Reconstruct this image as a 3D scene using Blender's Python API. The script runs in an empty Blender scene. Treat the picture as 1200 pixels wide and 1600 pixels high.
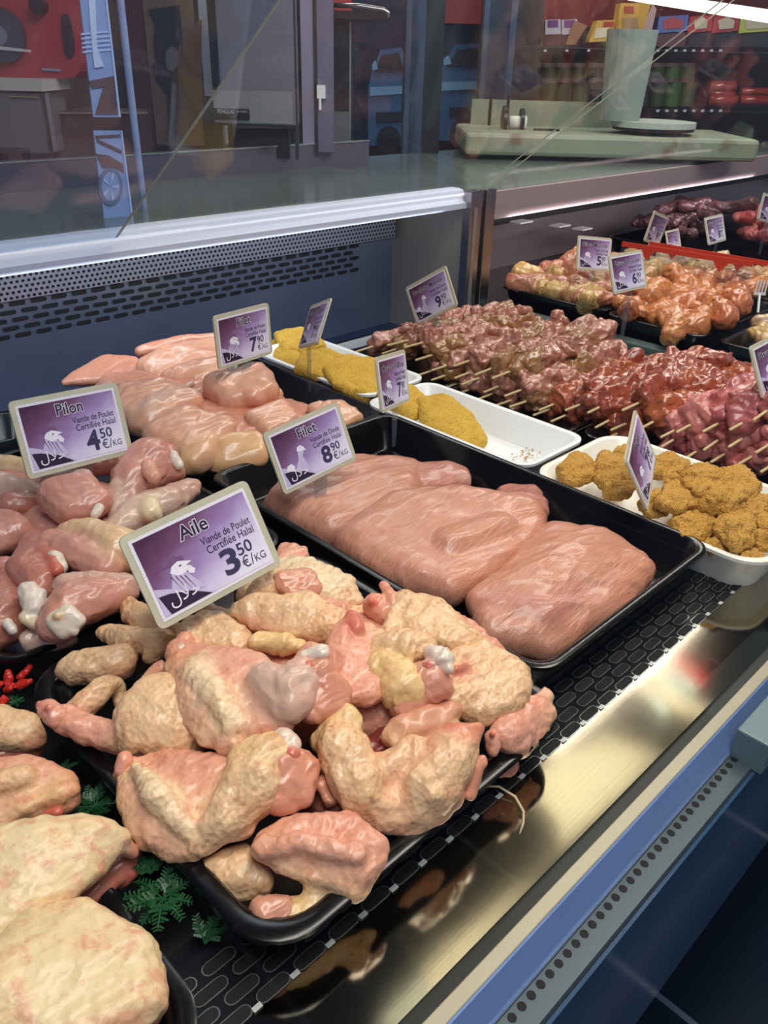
import bpy, bmesh, math, random
import numpy as np
from mathutils import Vector, Matrix
random.seed(7); RNG=np.random.RandomState(7)
scn=bpy.context.scene; col=scn.collection
# ---------------------------------------------------------------- camera model (metres; deck of the case is z=0)
F=1269.0
_X=np.array([1457.,670.,-F]); _X/=np.linalg.norm(_X)
_Y=np.array([-1450.,750.,-F]); _Y-=_X*(_X@_Y); _Y/=np.linalg.norm(_Y)
RW=np.array([_X,_Y,np.cross(_X,_Y)])
CAM=np.array([0,0,.55])
def ray(px,py): return RW@np.array([px-600.,800.-py,-F])
def at(px,py,z=0.): d=ray(px,py); return CAM+d*((z-CAM[2])/d[2])
def aty(px,py,y): d=ray(px,py); return CAM+d*((y-CAM[1])/d[1])
def atx(px,py,x): d=ray(px,py); return CAM+d*((x-CAM[0])/d[0])
def depth(p): return float(-(RW.T@(np.asarray(p)-CAM))[2])
cd=bpy.data.cameras.new('camera'); cam=bpy.data.objects.new('camera',cd); col.objects.link(cam)
cd.sensor_fit='VERTICAL'; cd.sensor_height=36; cd.sensor_width=27; cd.lens=F/1600*36; cd.clip_start=.01; cd.clip_end=60
M=Matrix.Identity(4)
for i in range(3):
    for j in range(3): M[i][j]=RW[i][j]
    M[i][3]=CAM[i]
cam.matrix_world=M; scn.camera=cam
scn.view_settings.view_transform='Standard'; scn.view_settings.look='None'; scn.view_settings.exposure=0

# ---------------------------------------------------------------- materials
def lin(c):
    if isinstance(c,str): c=tuple(int(c[i:i+2],16)/255 for i in (0,2,4))
    return tuple((x/12.92 if x<=.04045 else ((x+.055)/1.055)**2.4) for x in c[:3])
class NT:
    def __init__(s,name):
        s.m=bpy.data.materials.new(name); s.m.use_nodes=True; s.t=s.m.node_tree; s.t.nodes.clear()
        s.out=s.n('ShaderNodeOutputMaterial')
    def n(s,k,**kw):
        nd=s.t.nodes.new(k)
        for a,b in kw.items():
            if a.startswith('i_'): nd.inputs[a[2:].replace('_',' ')].default_value=b
            else: setattr(nd,a,b)
        return nd
    def l(s,a,b): s.t.links.new(a,b)
    def ramp(s,fac,stops):
        r=s.n('ShaderNodeValToRGB'); e=r.color_ramp.elements
        while len(e)<len(stops): e.new(.5)
        for el,(p,c) in zip(e,stops): el.position=p; el.color=(*c,1) if len(c)==3 else c
        s.l(fac,r.inputs[0]); return r.outputs[0]
    def mix(s,f,a,b,mode='MIX'):
        m=s.n('ShaderNodeMix',data_type='RGBA',blend_type=mode)
        for sock,v in ((m.inputs[0],f),(m.inputs[6],a),(m.inputs[7],b)):
            if hasattr(v,'is_output'): s.l(v,sock)
            elif isinstance(v,(int,float)): sock.default_value=v
            else: sock.default_value=(*v,1)
        return m.outputs[2]
    def math(s,op,a,b=0.,c=None):
        m=s.n('ShaderNodeMath',operation=op)
        for i,v in enumerate((a,b) if c is None else (a,b,c)):
            if hasattr(v,'is_output'): s.l(v,m.inputs[i])
            else: m.inputs[i].default_value=v
        return m.outputs[0]
def pbsdf(t,color=(.5,.5,.5),rough=.5,metal=0,spec=.5,**kw):
    b=t.n('ShaderNodeBsdfPrincipled')
    if hasattr(color,'is_output'): t.l(color,b.inputs['Base Color'])
    else: b.inputs['Base Color'].default_value=(*color,1)
    if hasattr(rough,'is_output'): t.l(rough,b.inputs['Roughness'])
    else: b.inputs['Roughness'].default_value=rough
    b.inputs['Metallic'].default_value=metal; b.inputs['Specular IOR Level'].default_value=spec
    for k,v in kw.items():
        k=k.replace('_',' ')
        if hasattr(v,'is_output'): t.l(v,b.inputs[k])
        else: b.inputs[k].default_value=v
    t.l(b.outputs[0],t.out.inputs[0]); return b
def bump(t,h,strength=.3,dist=.001):
    b=t.n('ShaderNodeBump'); b.inputs['Strength'].default_value=strength; b.inputs['Distance'].default_value=dist
    t.l(h,b.inputs['Height']); return b.outputs[0]
def objco(t,scale=(1,1,1)):
    c=t.n('ShaderNodeTexCoord'); m=t.n('ShaderNodeMapping'); m.inputs['Scale'].default_value=scale
    t.l(c.outputs['Object'],m.inputs[0]); return m.outputs[0]
def noise(t,co,scale=5,detail=4,rough=.55,out=0,**kw):
    n=t.n('ShaderNodeTexNoise'); n.inputs['Scale'].default_value=scale; n.inputs['Detail'].default_value=detail; n.inputs['Roughness'].default_value=rough
    t.l(co,n.inputs['Vector']); return n.outputs[out]
_mc={}
def plain(name,c,rough=.5,metal=0,var=.08,scale=12,spec=.5,bmp=0,**kw):
    """a base colour broken up by faint noise"""
    if name in _mc: return _mc[name]
    t=NT(name); c=lin(c); co=objco(t); n=noise(t,co,scale,3)
    cc=t.mix(n,tuple(x*(1-var) for x in c),tuple(min(1,x*(1+var)) for x in c))
    r=t.math('MULTIPLY_ADD',n,.12,rough-.06) if rough>.1 else rough
    b=pbsdf(t,cc,r,metal,spec,**kw)
    if bmp: t.l(bump(t,noise(t,co,scale*20,2),bmp,.0005),b.inputs['Normal'])
    _mc[name]=t.m; return t.m
def emis(name,c,s):
    if name in _mc: return _mc[name]
    t=NT(name); e=t.n('ShaderNodeEmission'); e.inputs[0].default_value=(*lin(c),1); e.inputs[1].default_value=s
    t.l(e.outputs[0],t.out.inputs[0]); _mc[name]=t.m; return t.m
def brushed(name,c,rough=.25,scale=(4,400,400),var=.12,metal=1.0,bmp=.15):
    t=NT(name); co=objco(t,scale); n=noise(t,co,1,4); c=lin(c)
    n2=noise(t,objco(t),6,4)
    cc=t.mix(n,tuple(x*(1-var) for x in c),tuple(min(1,x*(1+var)) for x in c))
    cc=t.mix(t.math('MULTIPLY',n2,.35),cc,tuple(x*.6 for x in c))
    b=pbsdf(t,cc,t.math('MULTIPLY_ADD',n2,.12,rough-.05),metal)
    t.l(bump(t,n,bmp,.0003),b.inputs['Normal']); return t.m
def glassm(name,tint=(.9,.95,.95),gloss=.05,haze=.0,hazec=(.5,.6,.8)):
    t=NT(name); tr=t.n('ShaderNodeBsdfTransparent'); tr.inputs[0].default_value=(*tint,1)
    g=t.n('ShaderNodeBsdfGlossy'); g.inputs['Roughness'].default_value=.02; g.inputs[0].default_value=(1,1,1,1)
    lw=t.n('ShaderNodeLayerWeight'); lw.inputs[0].default_value=.5
    m=t.n('ShaderNodeMixShader'); t.l(t.math('ADD',t.math('MULTIPLY',t.math('POWER',lw.outputs['Facing'],4.),.16),gloss*.35),m.inputs[0]); t.l(tr.outputs[0],m.inputs[1]); t.l(g.outputs[0],m.inputs[2])
    o=m.outputs[0]
    if haze:
        d=t.n('ShaderNodeBsdfDiffuse'); d.inputs[0].default_value=(*hazec,1); m2=t.n('ShaderNodeMixShader')
        nz=noise(t,objco(t),3,4); t.l(t.math('MULTIPLY',nz,haze*2),m2.inputs[0]); t.l(o,m2.inputs[1]); t.l(d.outputs[0],m2.inputs[2]); o=m2.outputs[0]
    t.l(o,t.out.inputs[0]); return t.m

STEEL=brushed('deck_brushed_steel','b9b09a',.085,bmp=.02)
STEELD=brushed('wall_brushed_steel','a09890',.4,(3,300,300),metal=.6)
STEELP=brushed('post_steel','a9a4a6',.24,(300,300,4))
ALU=plain('white_aluminium','c2c8dc',.5,.0,.02)
TAN=plain('tan_bumper','b3aa92',.4,.3,.05)
BLUEM=plain('blue_grey_rail','7c98cc',.28,.3,.04)
GREYM=plain('grey_vent_ledge','4d5a60',.45,.4,.06)
BLK=plain('black_tray_plastic','0b0c0f',.22,0,.3,9,spec=.5)
BLKM=plain('black_matt','08090b',.55,0,.3)
HOLE=plain('dark_slot','020203',.7,0,.1)
KICK=plain('dark_glossy_kick_panel','33506e',.14,.1,.1)
WHT=plain('white_tray_plastic','eef0f0',.28,0,.02)
CRM=plain('cream_tray_plastic','f1eee2',.28,0,.02)
GREYL=plain('light_grey_plastic','9aa3a0',.45,0,.05)
EDGE=plain('bright_cut_edge','aab0ac',.25,.8,.05)

# ---------------------------------------------------------------- object helpers
def tag(o,label=None,cat=None,group=None,kind=None):
    for k,v in (('label',label),('category',cat),('group',group),('kind',kind)):
        if v: o[k]=v
    return o
def link(name,me,mats,parent=None,loc=None):
    o=bpy.data.objects.new(name,me); col.objects.link(o)
    for m in (mats if isinstance(mats,(list,tuple)) else [mats]):
        if m: me.materials.append(m)
    if loc is not None: o.location=loc
    if parent: o.parent=parent
    return o
def empty(name,loc,rz=0):
    o=bpy.data.objects.new(name,None); col.objects.link(o); o.location=loc; o.rotation_euler=(0,0,rz); o.empty_display_size=.02
    return o
class MB:
    """collects faces, builds one mesh"""
    def __init__(s): s.v=[];s.f=[];s.mi=[]
    def add(s,vs,fs,mi=0):
        k=len(s.v); s.v+= [tuple(map(float,v)) for v in vs]; s.f+=[tuple(i+k for i in f) for f in fs]; s.mi+=[mi]*len(fs); return s
    def box(s,a,b,mi=0):
        x0,y0,z0=a;x1,y1,z1=b
        return s.add([(x0,y0,z0),(x1,y0,z0),(x1,y1,z0),(x0,y1,z0),(x0,y0,z1),(x1,y0,z1),(x1,y1,z1),(x0,y1,z1)],
            [(0,3,2,1),(4,5,6,7),(0,1,5,4),(1,2,6,5),(2,3,7,6),(3,0,4,7)],mi)
    def tube(s,pts,r,n=10,mi=0,cap=True):
        pts=[Vector(p) for p in pts]; rs=r if isinstance(r,(list,tuple)) else [r]*len(pts); rings=[]; up=None
        for i,p in enumerate(pts):
            d=(pts[min(i+1,len(pts)-1)]-pts[max(i-1,0)]).normalized()
            if up is None: up=d.orthogonal().normalized()
            up=(up-d*up.dot(d)).normalized(); w=d.cross(up)
            rings.append([p+(up*math.cos(a)+w*math.sin(a))*rs[i] for a in [2*math.pi*k/n for k in range(n)]])
        vs=[v for g in rings for v in g]; fs=[]
        for i in range(len(pts)-1):
            for k in range(n): fs.append((i*n+k,i*n+(k+1)%n,(i+1)*n+(k+1)%n,(i+1)*n+k))
        if cap: fs+=[tuple(range(n-1,-1,-1)),tuple((len(pts)-1)*n+k for k in range(n))]
        return s.add(vs,fs,mi)
    def extrude_x(s,prof,x0,x1,mi=0,closed=True):
        n=len(prof); vs=[(x0,y,z) for y,z in prof]+[(x1,y,z) for y,z in prof]
        fs=[(i,(i+1)%n,(i+1)%n+n,i+n) for i in range(n if closed else n-1)]
        if closed: fs+=[tuple(range(n-1,-1,-1)),tuple(range(n,2*n))]
        return s.add(vs,fs,mi)
    def build(s,name,mats,parent=None,loc=None,smooth=False,bevel=0):
        me=bpy.data.meshes.new(name)
        vs=s.v
        if loc is not None and not parent: vs=[(v[0]-loc[0],v[1]-loc[1],v[2]-loc[2]) for v in vs]
        me.from_pydata(vs,[],s.f); me.polygons.foreach_set('material_index',s.mi); me.update()
        bm=bmesh.new(); bm.from_mesh(me); bmesh.ops.recalc_face_normals(bm,faces=bm.faces)
        bm.to_mesh(me); bm.free()
        o=link(name,me,mats,parent,loc if not parent else None)
        if smooth: me.shade_smooth()
        if bevel:
            m=o.modifiers.new('bevel','BEVEL'); m.width=bevel; m.segments=2; m.limit_method='ANGLE'; m.harden_normals=False
        return o

# ================================================================= SETTING
mb=MB().box((-4,-4,-.86),(8,8,-.80))
t=NT('dark_floor_tiles'); co=objco(t)
br=t.n('ShaderNodeTexBrick'); br.offset=0; br.inputs['Scale'].default_value=1; br.inputs['Brick Width'].default_value=.45; br.inputs['Row Height'].default_value=.45; br.inputs['Mortar Size'].default_value=.006
br.inputs['Color1'].default_value=(*lin('1c2838'),1); br.inputs['Color2'].default_value=(*lin('243246'),1); br.inputs['Mortar'].default_value=(*lin('6a7686'),1); t.l(co,br.inputs['Vector'])
b=pbsdf(t,br.outputs[0],t.math('MULTIPLY_ADD',noise(t,co,4,5),.3,.1)); t.l(bump(t,noise(t,co,30,5),.2,.002),b.inputs['Normal'])
tag(mb.build('floor',t.m),kind='structure')
# back wall of the shop: black tiles
t=NT('black_wall_tiles'); co=objco(t); mp=t.n('ShaderNodeMapping'); mp.inputs['Rotation'].default_value=(math.radians(90),0,0); t.l(co,mp.inputs[0])
br=t.n('ShaderNodeTexBrick'); br.inputs['Scale'].default_value=1; br.inputs['Brick Width'].default_value=.2; br.inputs['Row Height'].default_value=.09; br.inputs['Mortar Size'].default_value=.004
br.inputs['Color1'].default_value=(*lin('11151c'),1); br.inputs['Color2'].default_value=(*lin('171c24'),1); br.inputs['Mortar'].default_value=(*lin('05070a'),1)
t.l(mp.outputs[0],br.inputs['Vector']); pbsdf(t,br.outputs[0],.3)
tag(MB().box((-4,4.3,-.8),(8,4.4,2.7)).build('wall_back',t.m),kind='structure')
tag(MB().box((-4,-4,2.7),(8,4.4,2.8)).build('ceiling',plain('dark_ceiling','2a2c31',.8)),kind='structure')
# brown partition behind the left end of the counter
tag(MB().box((-.6,2.45,-.8),(1.52,2.5,2.7)).build('wall_left',plain('brown_partition','4a3a36',.6,0,.35,2)),kind='structure')

# ================================================================= CASE 1
X0,X1=-.35,1.56
case=empty('display_case',(.6,.2,-.8)); tag(case,'refrigerated butcher display case with brushed steel front deck and white aluminium top rail','display case')
inv=lambda mbx:mbx
def cpart(mbx,name,mats,par=case,**kw):
    o=mbx.build(name,mats,par,**kw); o.matrix_parent_inverse=Matrix.Translation(par.location).inverted(); return o
cpart(MB().extrude_x([(.198,0),(.2685,0),(.2685,-.02),(.198,-.02)],X0,X1),'front_deck',STEEL)
# slotted grille: slots as dark insets with bright rims
g=MB(); g.extrude_x([(.2685,0),(.34,0),(.34,-.01),(.2685,-.01)],X0,X1)
def slot(cx,cy,L,W,z,mi):
    vs=[];n=5
    for sx,a0 in ((1,-90),(-1,90)):
        for k in range(n+1):
            a=math.radians(a0+180*k/n); vs.append((cx+sx*(L/2-W/2)+math.cos(a)*W/2,cy+math.sin(a)*W/2,z))
    return vs
k=0
for r in range(4):
    y=.2725+r*.0135
    for i in range(60):
        x=X0+.02+i*.032+(r%2)*.016
        if r==0: g.add([(x+.0125,.2672,.0012),(x+.0195,.2672,.0012),(x+.0195,.2712,.0012),(x+.0125,.2712,.0012)],[(0,1,2,3)],3)
        if x>X1-.02: break
        g.add(slot(x,y,.0272,.0104,.0006,2),[tuple(range(12))],2); g.add(slot(x,y,.0252,.0086,.0011,1),[tuple(range(12))],1)
cpart(g,'front_grille',[plain('dark_coated_grille','23262b',.3,.6,.1),HOLE,EDGE,plain('bright_dash','c4c8c4',.3)])
cpart(MB().extrude_x([(.198,-.003),(.187,-.003),(.187,-.03),(.198,-.03)],X0,X1),'deck_gasket',plain('dark_gasket','23231f',.35,.3))
cpart(MB().extrude_x([(.187,.001),(.1755,.001),(.1755,-.03),(.187,-.03)],X0,X1),'bumper_rail',TAN,bevel=.001)
cpart(MB().extrude_x([(.1755,0),(.174,-.0005),(.163,-.029),(.166,-.032),(.1755,-.032)],X0,X1),'glass_seat_rail',BLUEM)
cpart(MB().extrude_x([(.163,-.029),(.1615,-.0275),(.163,-.032)],X0,X1),'rail_lip',EDGE)
h=MB(); h.extrude_x([(.166,-.030),(.141,-.030),(.139,-.036),(.139,-.30),(.145,-.30),(.166,-.30)],X0,X1)
for i in range(200):
    x=X0+.01+i*.0112
    if x>.86: break
    h.add([(x+.0035*math.cos(a*math.pi/6),.1565+.0035*math.sin(a*math.pi/6),-.0297) for a in range(12)],[tuple(range(12))],1)
cpart(h,'vent_ledge',[GREYM,HOLE])
cpart(MB().box((X0,.136,-.285),(3.2,.139,-.034)),'front_panel',KICK)
cpart(MB().box((X0,.30,-.8),(3.2,.34,-.285)),'toe_kick',BLKM)
# hinge block of the front glass
p0=at(1150,1140,0)
cpart(MB().box((.648,.131,-.034),(.82,.163,.004)),'hinge_block',plain('grey_hinge_block','6f8488',.45,.2,.05),bevel=.002)
# interior floor and rear trough
cpart(MB().box((X0,.30,-.03),(X1,1.06,-.012)),'front_shelf',BLKM)
cpart(MB().box((X0,1.06,-.03),(X1,1.30,-.012)).box((X0,1.30,-.09),(X1,1.55,-.075)).box((X0,1.285,-.09),(X1,1.30,-.012)),'interior_floor',[plain('dark_case_floor','1e3050',.3,.2,.25)])
cpart(MB().box((X0,1.525,-.08),(X1,1.54,.27)),'interior_back',plain('blue_grey_back_sheet','7a849c',.25,.6,.35,3))
# perforated strip on the back wall (holes procedural) and slots below
t=NT('perforated_steel'); co=t.n('ShaderNodeTexCoord'); sx=t.n('ShaderNodeSeparateXYZ'); t.l(co.outputs['Object'],sx.inputs[0])
S=95.
u=t.math('MULTIPLY',sx.outputs[0],S); v=t.math('MULTIPLY',sx.outputs[2],S*1.155)
row=t.math('FLOOR',v); off=t.math('MULTIPLY',t.math('MODULO',row,2.),.5)
fu=t.math('SUBTRACT',t.math('FRACT',t.math('ADD',u,off)),.5); fv=t.math('SUBTRACT',t.math('FRACT',v),.5)
d=t.math('SQRT',t.math('ADD',t.math('MULTIPLY',fu,fu),t.math('MULTIPLY',fv,fv)))
f=t.math('GREATER_THAN',d,.3)
pbsdf(t,t.mix(f,lin('0b0d12'),lin('9294a4')),.35,.4); PERF=t.m
pz0,pz1=.153,.143
o=MB().box((X0,1.50,0),(X1-.03,1.505,.058)).build('perforated_strip',PERF,case); o.matrix_parent_inverse=Matrix.Translation(case.location).inverted(); o.location=(0,0,pz0)
s=MB()
for r in range(5):
    for i in range(90):
        x=X0+i*.040+(r%2)*.02
        if x>1.42: break
        z=pz0-.012-r*.0145
        vs=[(a,1.523,z+(b-1.5)) for a,b,_ in slot(x,1.5,.031,.0085,0,0)]
        s.add(vs,[tuple(range(12))])
cpart(s,'louvre_slots',HOLE)
# end wall, post
cpart(MB().box((1.545,1.26,-.08),(1.556,1.53,.25)),'end_wall',STEELD)
cpart(MB().box((1.535,1.262,-.08),(1.575,1.287,.287)),'corner_post',STEELP,bevel=.002)
# top: stepped white aluminium rail, worktop glass, rear upstand
prof=[(1.286,.247),(1.276,.250),(1.276,.262),(1.283,.264),(1.290,.270),(1.292,.276),(1.302,.279),(1.304,.285),(1.316,.288),(1.34,.288),(1.34,.247)]
cpart(MB().extrude_x(prof,X0,1.553),'top_rail',ALU)
cpart(MB().box((X0,1.34,.27),(1.56,1.80,.289)),'worktop',plain('grey_green_worktop','6a7672',.16,.3,.12,3),bevel=.002)
cpart(MB().box((X0,1.80,.27),(1.72,1.815,.345)),'rear_upstand',plain('mauve_grey_upstand','6a6270',.3,.5))
cpart(MB().box((X0,1.797,.345),(1.72,1.817,.348)),'upstand_trim',EDGE)
cpart(MB().box((X0,1.54,-.8),(1.56,1.80,.27)),'rear_body',BLKM)

# ================================================================= CASE 2
case2=empty('display_case',(2.5,1.3,-.8)); tag(case2,'second display case beyond the steel corner posts, mauve top fascia','display case')
c2=lambda mbx,name,mats,**kw:cpart(mbx,name,mats,case2,**kw)
c2(MB().box((1.59,1.262,-.08),(1.625,1.287,.287)),'corner_post',STEELP,bevel=.002)
c2(MB().box((1.59,1.275,.215),(4.2,1.29,.278)),'top_fascia',plain('mauve_fascia','9c8c90',.45,.2,.1,3))
c2(MB().box((1.59,1.29,.265),(4.2,2.0,.279)),'worktop',plain('grey_green_worktop','6a7672'))
c2(MB().box((1.6,1.60,-.08),(4.2,1.615,.27)),'interior_back',plain('mauve_back_sheet','9a8c92',.35,.5,.2,3))
o=MB().box((1.6,1.575,0),(4.2,1.58,.05)).build('perforated_strip',PERF,case2); o.matrix_parent_inverse=Matrix.Translation(case2.location).inverted(); o.location=(0,0,.135)
c2(MB().box((1.6,1.575,.118),(4.2,1.58,.134)),'lower_slot_strip',plain('dark_strip','111216',.5))
c2(MB().box((1.70,.30,-.05),(4.2,1.60,-.02)),'interior_floor',plain('case_floor_dark','15171c',.35,.2))
c2(MB().box((1.575,.30,-.03),(1.612,1.262,0)).box((1.66,.30,-.03),(1.70,1.262,.0)),'junction_strip',plain('green_grey_glass_strip','7f9490',.15,.5))
c2(MB().box((1.612,.30,-.04),(1.66,1.262,-.004)),'junction_channel',plain('dark_teal_channel','2f4a48',.2,.4))
c2(MB().box((1.6,1.62,-.8),(4.2,2.0,.265)),'rear_body',BLKM)
for (px,py) in ((815,345),(875,351),(910,356)):
    p=aty(px,py,1.5); c2(MB().box((p[0]-.03,p[1]-.02,p[2]-.004),(p[0]+.03,p[1]+.02,p[2])),'lamp_clip',WHT)

# ================================================================= GLASS
GL=glassm('clear_counter_glass',(.97,.985,.98),.035)
GLH=glassm('hazy_counter_glass',(.80,.86,.92),.05,.085,lin('9fb4e0'))  # bluish diffuse mix paints the haze of street reflections into the pane
GLP=glassm('pale_counter_glass',(.95,.97,.98),.05,.045,lin('a8b8d8'))  # weaker diffuse mix, again reflection haze put into the glass colour
d0=np.array([0,-.8138,.5812])
def pane(name,x0,x1,mat,label,L=1.15,y0=1.277,z0=.283):
    n=np.array([0,.5812,.8138])*.0012; a=np.array([0,y0,z0]); b=a+d0*L
    m=MB(); P=[(x0,*(a[1:])),(x1,*(a[1:])),(x1,*(b[1:])),(x0,*(b[1:]))]; Q=[tuple(np.array(p)+n*2) for p in P]
    m.add(P+Q,[(0,1,2,3),(4,5,6,7),(0,1,5,4),(3,2,6,7)],0); m.add(P+Q,[(1,2,6,5),(0,3,7,4)],1)
    o=m.build(name,[mat,plain('pane_edge','b9b5a8',.3)],None,loc=(x0,y0,z0)); tag(o,label,'glass pane'); return o
xd=float(aty(180,375,1.28)[0])
pane('glass_pane',-.5,xd,GLH,'hazy sloping glass pane above the white rail with a bare diagonal edge')
pane('glass_pane',xd+.003,1.565,GLP,'clear sloping glass pane between the diagonal edge and the corner post')
pane('glass_pane',1.60,4.2,GLP,'sloping glass pane over the second case beyond the thin double edge')
o=MB().add([(X0,.1745,0.0),(3.2,.1745,0.0),(3.2,.1745,1.0),(X0,.1745,1.0)],[(0,1,2,3)]).build('glass_pane',GL,None,loc=(.6,.1745,0)); tag(o,'upright clear front pane standing in the blue grey front rail','glass pane')

# ================================================================= TRAYS
def rrect(x0,y0,x1,y1,r,n=7):
    pts=[]
    for cx,cy,a0 in ((x1-r,y1-r,0),(x0+r,y1-r,90),(x0+r,y0+r,180),(x1-r,y0+r,270)):
        for k in range(n+1):
            a=math.radians(a0+90*k/n); pts.append((cx+r*math.cos(a),cy+r*math.sin(a)))
    return pts
def tray(x0,y0,x1,y1,h,mat,label,r=.03,lip=.008,fl=.02,z=0.,name='meat_tray',th=.004,group=None):
    w,d=(x1-x0),(y1-y0); c=(x0+w/2,y0+d/2,z)
    prof=[(fl,0),(lip,h-.006),(0,h-.005),(0,h-.001),(.002,h),(lip-.001,h),(lip+th*.6,h-.002),(fl+th,.007),(fl+th+.006,.004)]
    vs=[];fs=[]
    for ins,zz in prof:
        rr=max(.004,r-ins*.6)
        vs+=[(x,y,zz) for x,y in rrect(-w/2+ins,-d/2+ins,w/2-ins,d/2-ins,rr)]
    n=32
    for i in range(len(prof)-1):
        for k in range(n): fs.append((i*n+k,i*n+(k+1)%n,(i+1)*n+(k+1)%n,(i+1)*n+k))
    fs.append(tuple((len(prof)-1)*n+k for k in range(n))); fs.append(tuple(range(n-1,-1,-1)))
    m=MB().add(vs,fs); me=bpy.data.meshes.new(name); me.from_pydata(m.v,[],m.f); me.update(); me.shade_smooth()
    o=link(name,me,mat,None,c); tag(o,label,'tray',group)
    e=o.modifiers.new('es','EDGE_SPLIT'); e.split_angle=math.radians(50)
    return o
TB='black trays in the front case'
tray(.172,.262,.518,.637,.045,BLK,'black plastic tray heaped with raw chicken wings, thick worn rim',r=.045,lip=.013,group=TB)
tray(.521,.302,.866,.855,.055,BLK,'deep black plastic tray holding three large turkey breast fillets',r=.03,group=TB)
tray(.530,.868,.885,1.262,.045,BLK,'black plastic tray heaped with pale chicken breast fillets behind the turkey tray',r=.035,group=TB)
tray(.165,.662,.512,1.10,.045,BLK,'black plastic tray heaped with raw drumsticks behind the wing tray',r=.035,group=TB)
tray(.20,1.115,.45,1.28,.045,BLK,'empty black tray behind the drumsticks at the left of the case',r=.035,group=TB)
tray(-.21,.255,.134,.665,.03,BLK,'low black tray carrying large skin-on chicken thighs and parsley',r=.045,lip=.010,group=TB)
tray(.872,.585,1.034,.92,.05,WHT,'white plastic tray nearly empty, one breaded escalope and crumbs in it',r=.03)
tray(.893,.93,1.045,1.26,.05,WHT,'white plastic tray full of yellow breaded escalopes behind the chicken fillets',r=.03)
tray(.862,.240,1.085,.575,.05,CRM,'cream plastic tray full of brown breaded nuggets beside the turkey tray',r=.045)
TS='black trays under the skewers'
tray(1.06,.93,1.42,1.262,.02,BLK,'shallow black tray under the herb-marinated skewers next to the corner post',r=.03,group=TS)
tray(1.06,.655,1.50,.92,.02,BLK,'shallow black tray under the red spiced skewers',r=.03,group=TS)
tray(1.10,.30,1.50,.645,.02,BLK,'shallow black tray under the plain pink skewers behind the nuggets',r=.03,group=TS)
T2='black trays in the second case'
tray(1.715,.985,2.12,1.30,.05,BLK,'black tray of yellow herb marinated chicken beside the corner posts of second case',r=.03,z=-.01,group=T2)
tray(1.70,.73,2.12,.975,.05,BLK,'black tray of orange spiced chicken pieces in the second case',r=.03,z=-.01,group=T2)
tray(1.70,.42,2.12,.70,.05,BLK,'black tray of pale herbed pieces at the right edge of second case',r=.03,z=-.01,group=T2)
# ================================================================= FOOD MATERIALS
def meatmat(name,pore=1.,fib=0.,gloss=.32,red=.35,sss=.12,redc='b8483a',fibdir=(1,1,1),wet=.0,speck=None,speckc='2a1408',blotch=False):
    t=NT(name); at_=t.n('ShaderNodeAttribute',attribute_name='Col'); co=objco(t)
    n1=noise(t,co,28,4,.6); n2=noise(t,co,75,4,.65); n3=noise(t,co,260,3)
    c=t.mix(t.ramp(n1,[(.3,(0,0,0)),(.75,(1,1,1))]),at_.outputs[0],t.mix(1,at_.outputs[0],(1.08,1.02,.9),'MULTIPLY'))
    nl=noise(t,co,13,3); c=t.mix(t.math('MULTIPLY',t.ramp(nl,[(.47,(0,0,0)),(.72,(1,1,1))]),.5),c,t.mix(1,at_.outputs[0],(1.,.74,.62),'MULTIPLY'))
    rm=t.math('MULTIPLY',t.ramp(n2,[(.52,(0,0,0)),(.72,(1,1,1))]),red)
    c=t.mix(rm,c,t.mix(.55,at_.outputs[0],lin(redc)))
    c=t.mix(t.math('MULTIPLY',t.ramp(n1,[(.25,(1,1,1)),(.45,(0,0,0))]),.35),c,t.mix(1,at_.outputs[0],(1.15,1.15,1.15),'MULTIPLY'))
    if blotch:
        nb=noise(t,co,24,5,.7); c=t.mix(t.math('MULTIPLY',t.ramp(nb,[(.56,(0,0,0)),(.61,(1,1,1))]),.55),c,lin('d8806a'))
    h=t.math('MULTIPLY',n2,.6)
    if pore:
        v=t.n('ShaderNodeTexVoronoi'); v.inputs['Scale'].default_value=210; v.inputs['Randomness'].default_value=.85; t.l(co,v.inputs['Vector'])
        vb=t.n('ShaderNodeTexVoronoi'); vb.inputs['Scale'].default_value=150; t.l(co,vb.inputs['Vector'])
        pm=t.ramp(vb.outputs[0],[(.10,(1,1,1)),(.42,(0,0,0))]); msk=t.math('MULTIPLY',at_.outputs['Alpha'],t.ramp(n1,[(.38,(0,0,0)),(.6,(1,1,1))]))
        c=t.mix(t.math('MULTIPLY',t.math('MULTIPLY',pm,msk),.85*pore),c,t.mix(1,at_.outputs[0],(.66,.45,.32),'MULTIPLY'))
        h=t.math('ADD',h,t.math('MULTIPLY',t.math('MULTIPLY',v.outputs[0],at_.outputs['Alpha']),.9*pore))
    if fib:
        fn=noise(t,objco(t,fibdir),1,3,.6); h=t.math('ADD',h,t.math('MULTIPLY',fn,fib))
        c=t.mix(t.math('MULTIPLY',t.ramp(fn,[(.45,(0,0,0)),(.7,(1,1,1))]),.3),c,t.mix(1,c,(1.25,1.3,1.35),'MULTIPLY'))
    if speck:
        sn=noise(t,co,speck,3,.6); c=t.mix(t.ramp(sn,[(.60,(0,0,0)),(.66,(1,1,1))]),c,lin(speckc)); h=t.math('ADD',h,sn)
    h=t.math('ADD',h,t.math('MULTIPLY',n3,.25))
    b=pbsdf(t,c,t.math('MULTIPLY_ADD',n2,.25,gloss-.1),0,.5,Subsurface_Weight=sss,Coat_Weight=wet,Coat_Roughness=.12)
    b.inputs['Subsurface Radius'].default_value=(1,.35,.2); b.inputs['Subsurface Scale'].default_value=.006
    t.l(bump(t,h,.7,.0015),b.inputs['Normal']); return t.m
M_SKIN=meatmat('raw_chicken_skin',1.,0,.38,.65,redc='c25844',sss=.08,wet=.3)
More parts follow.
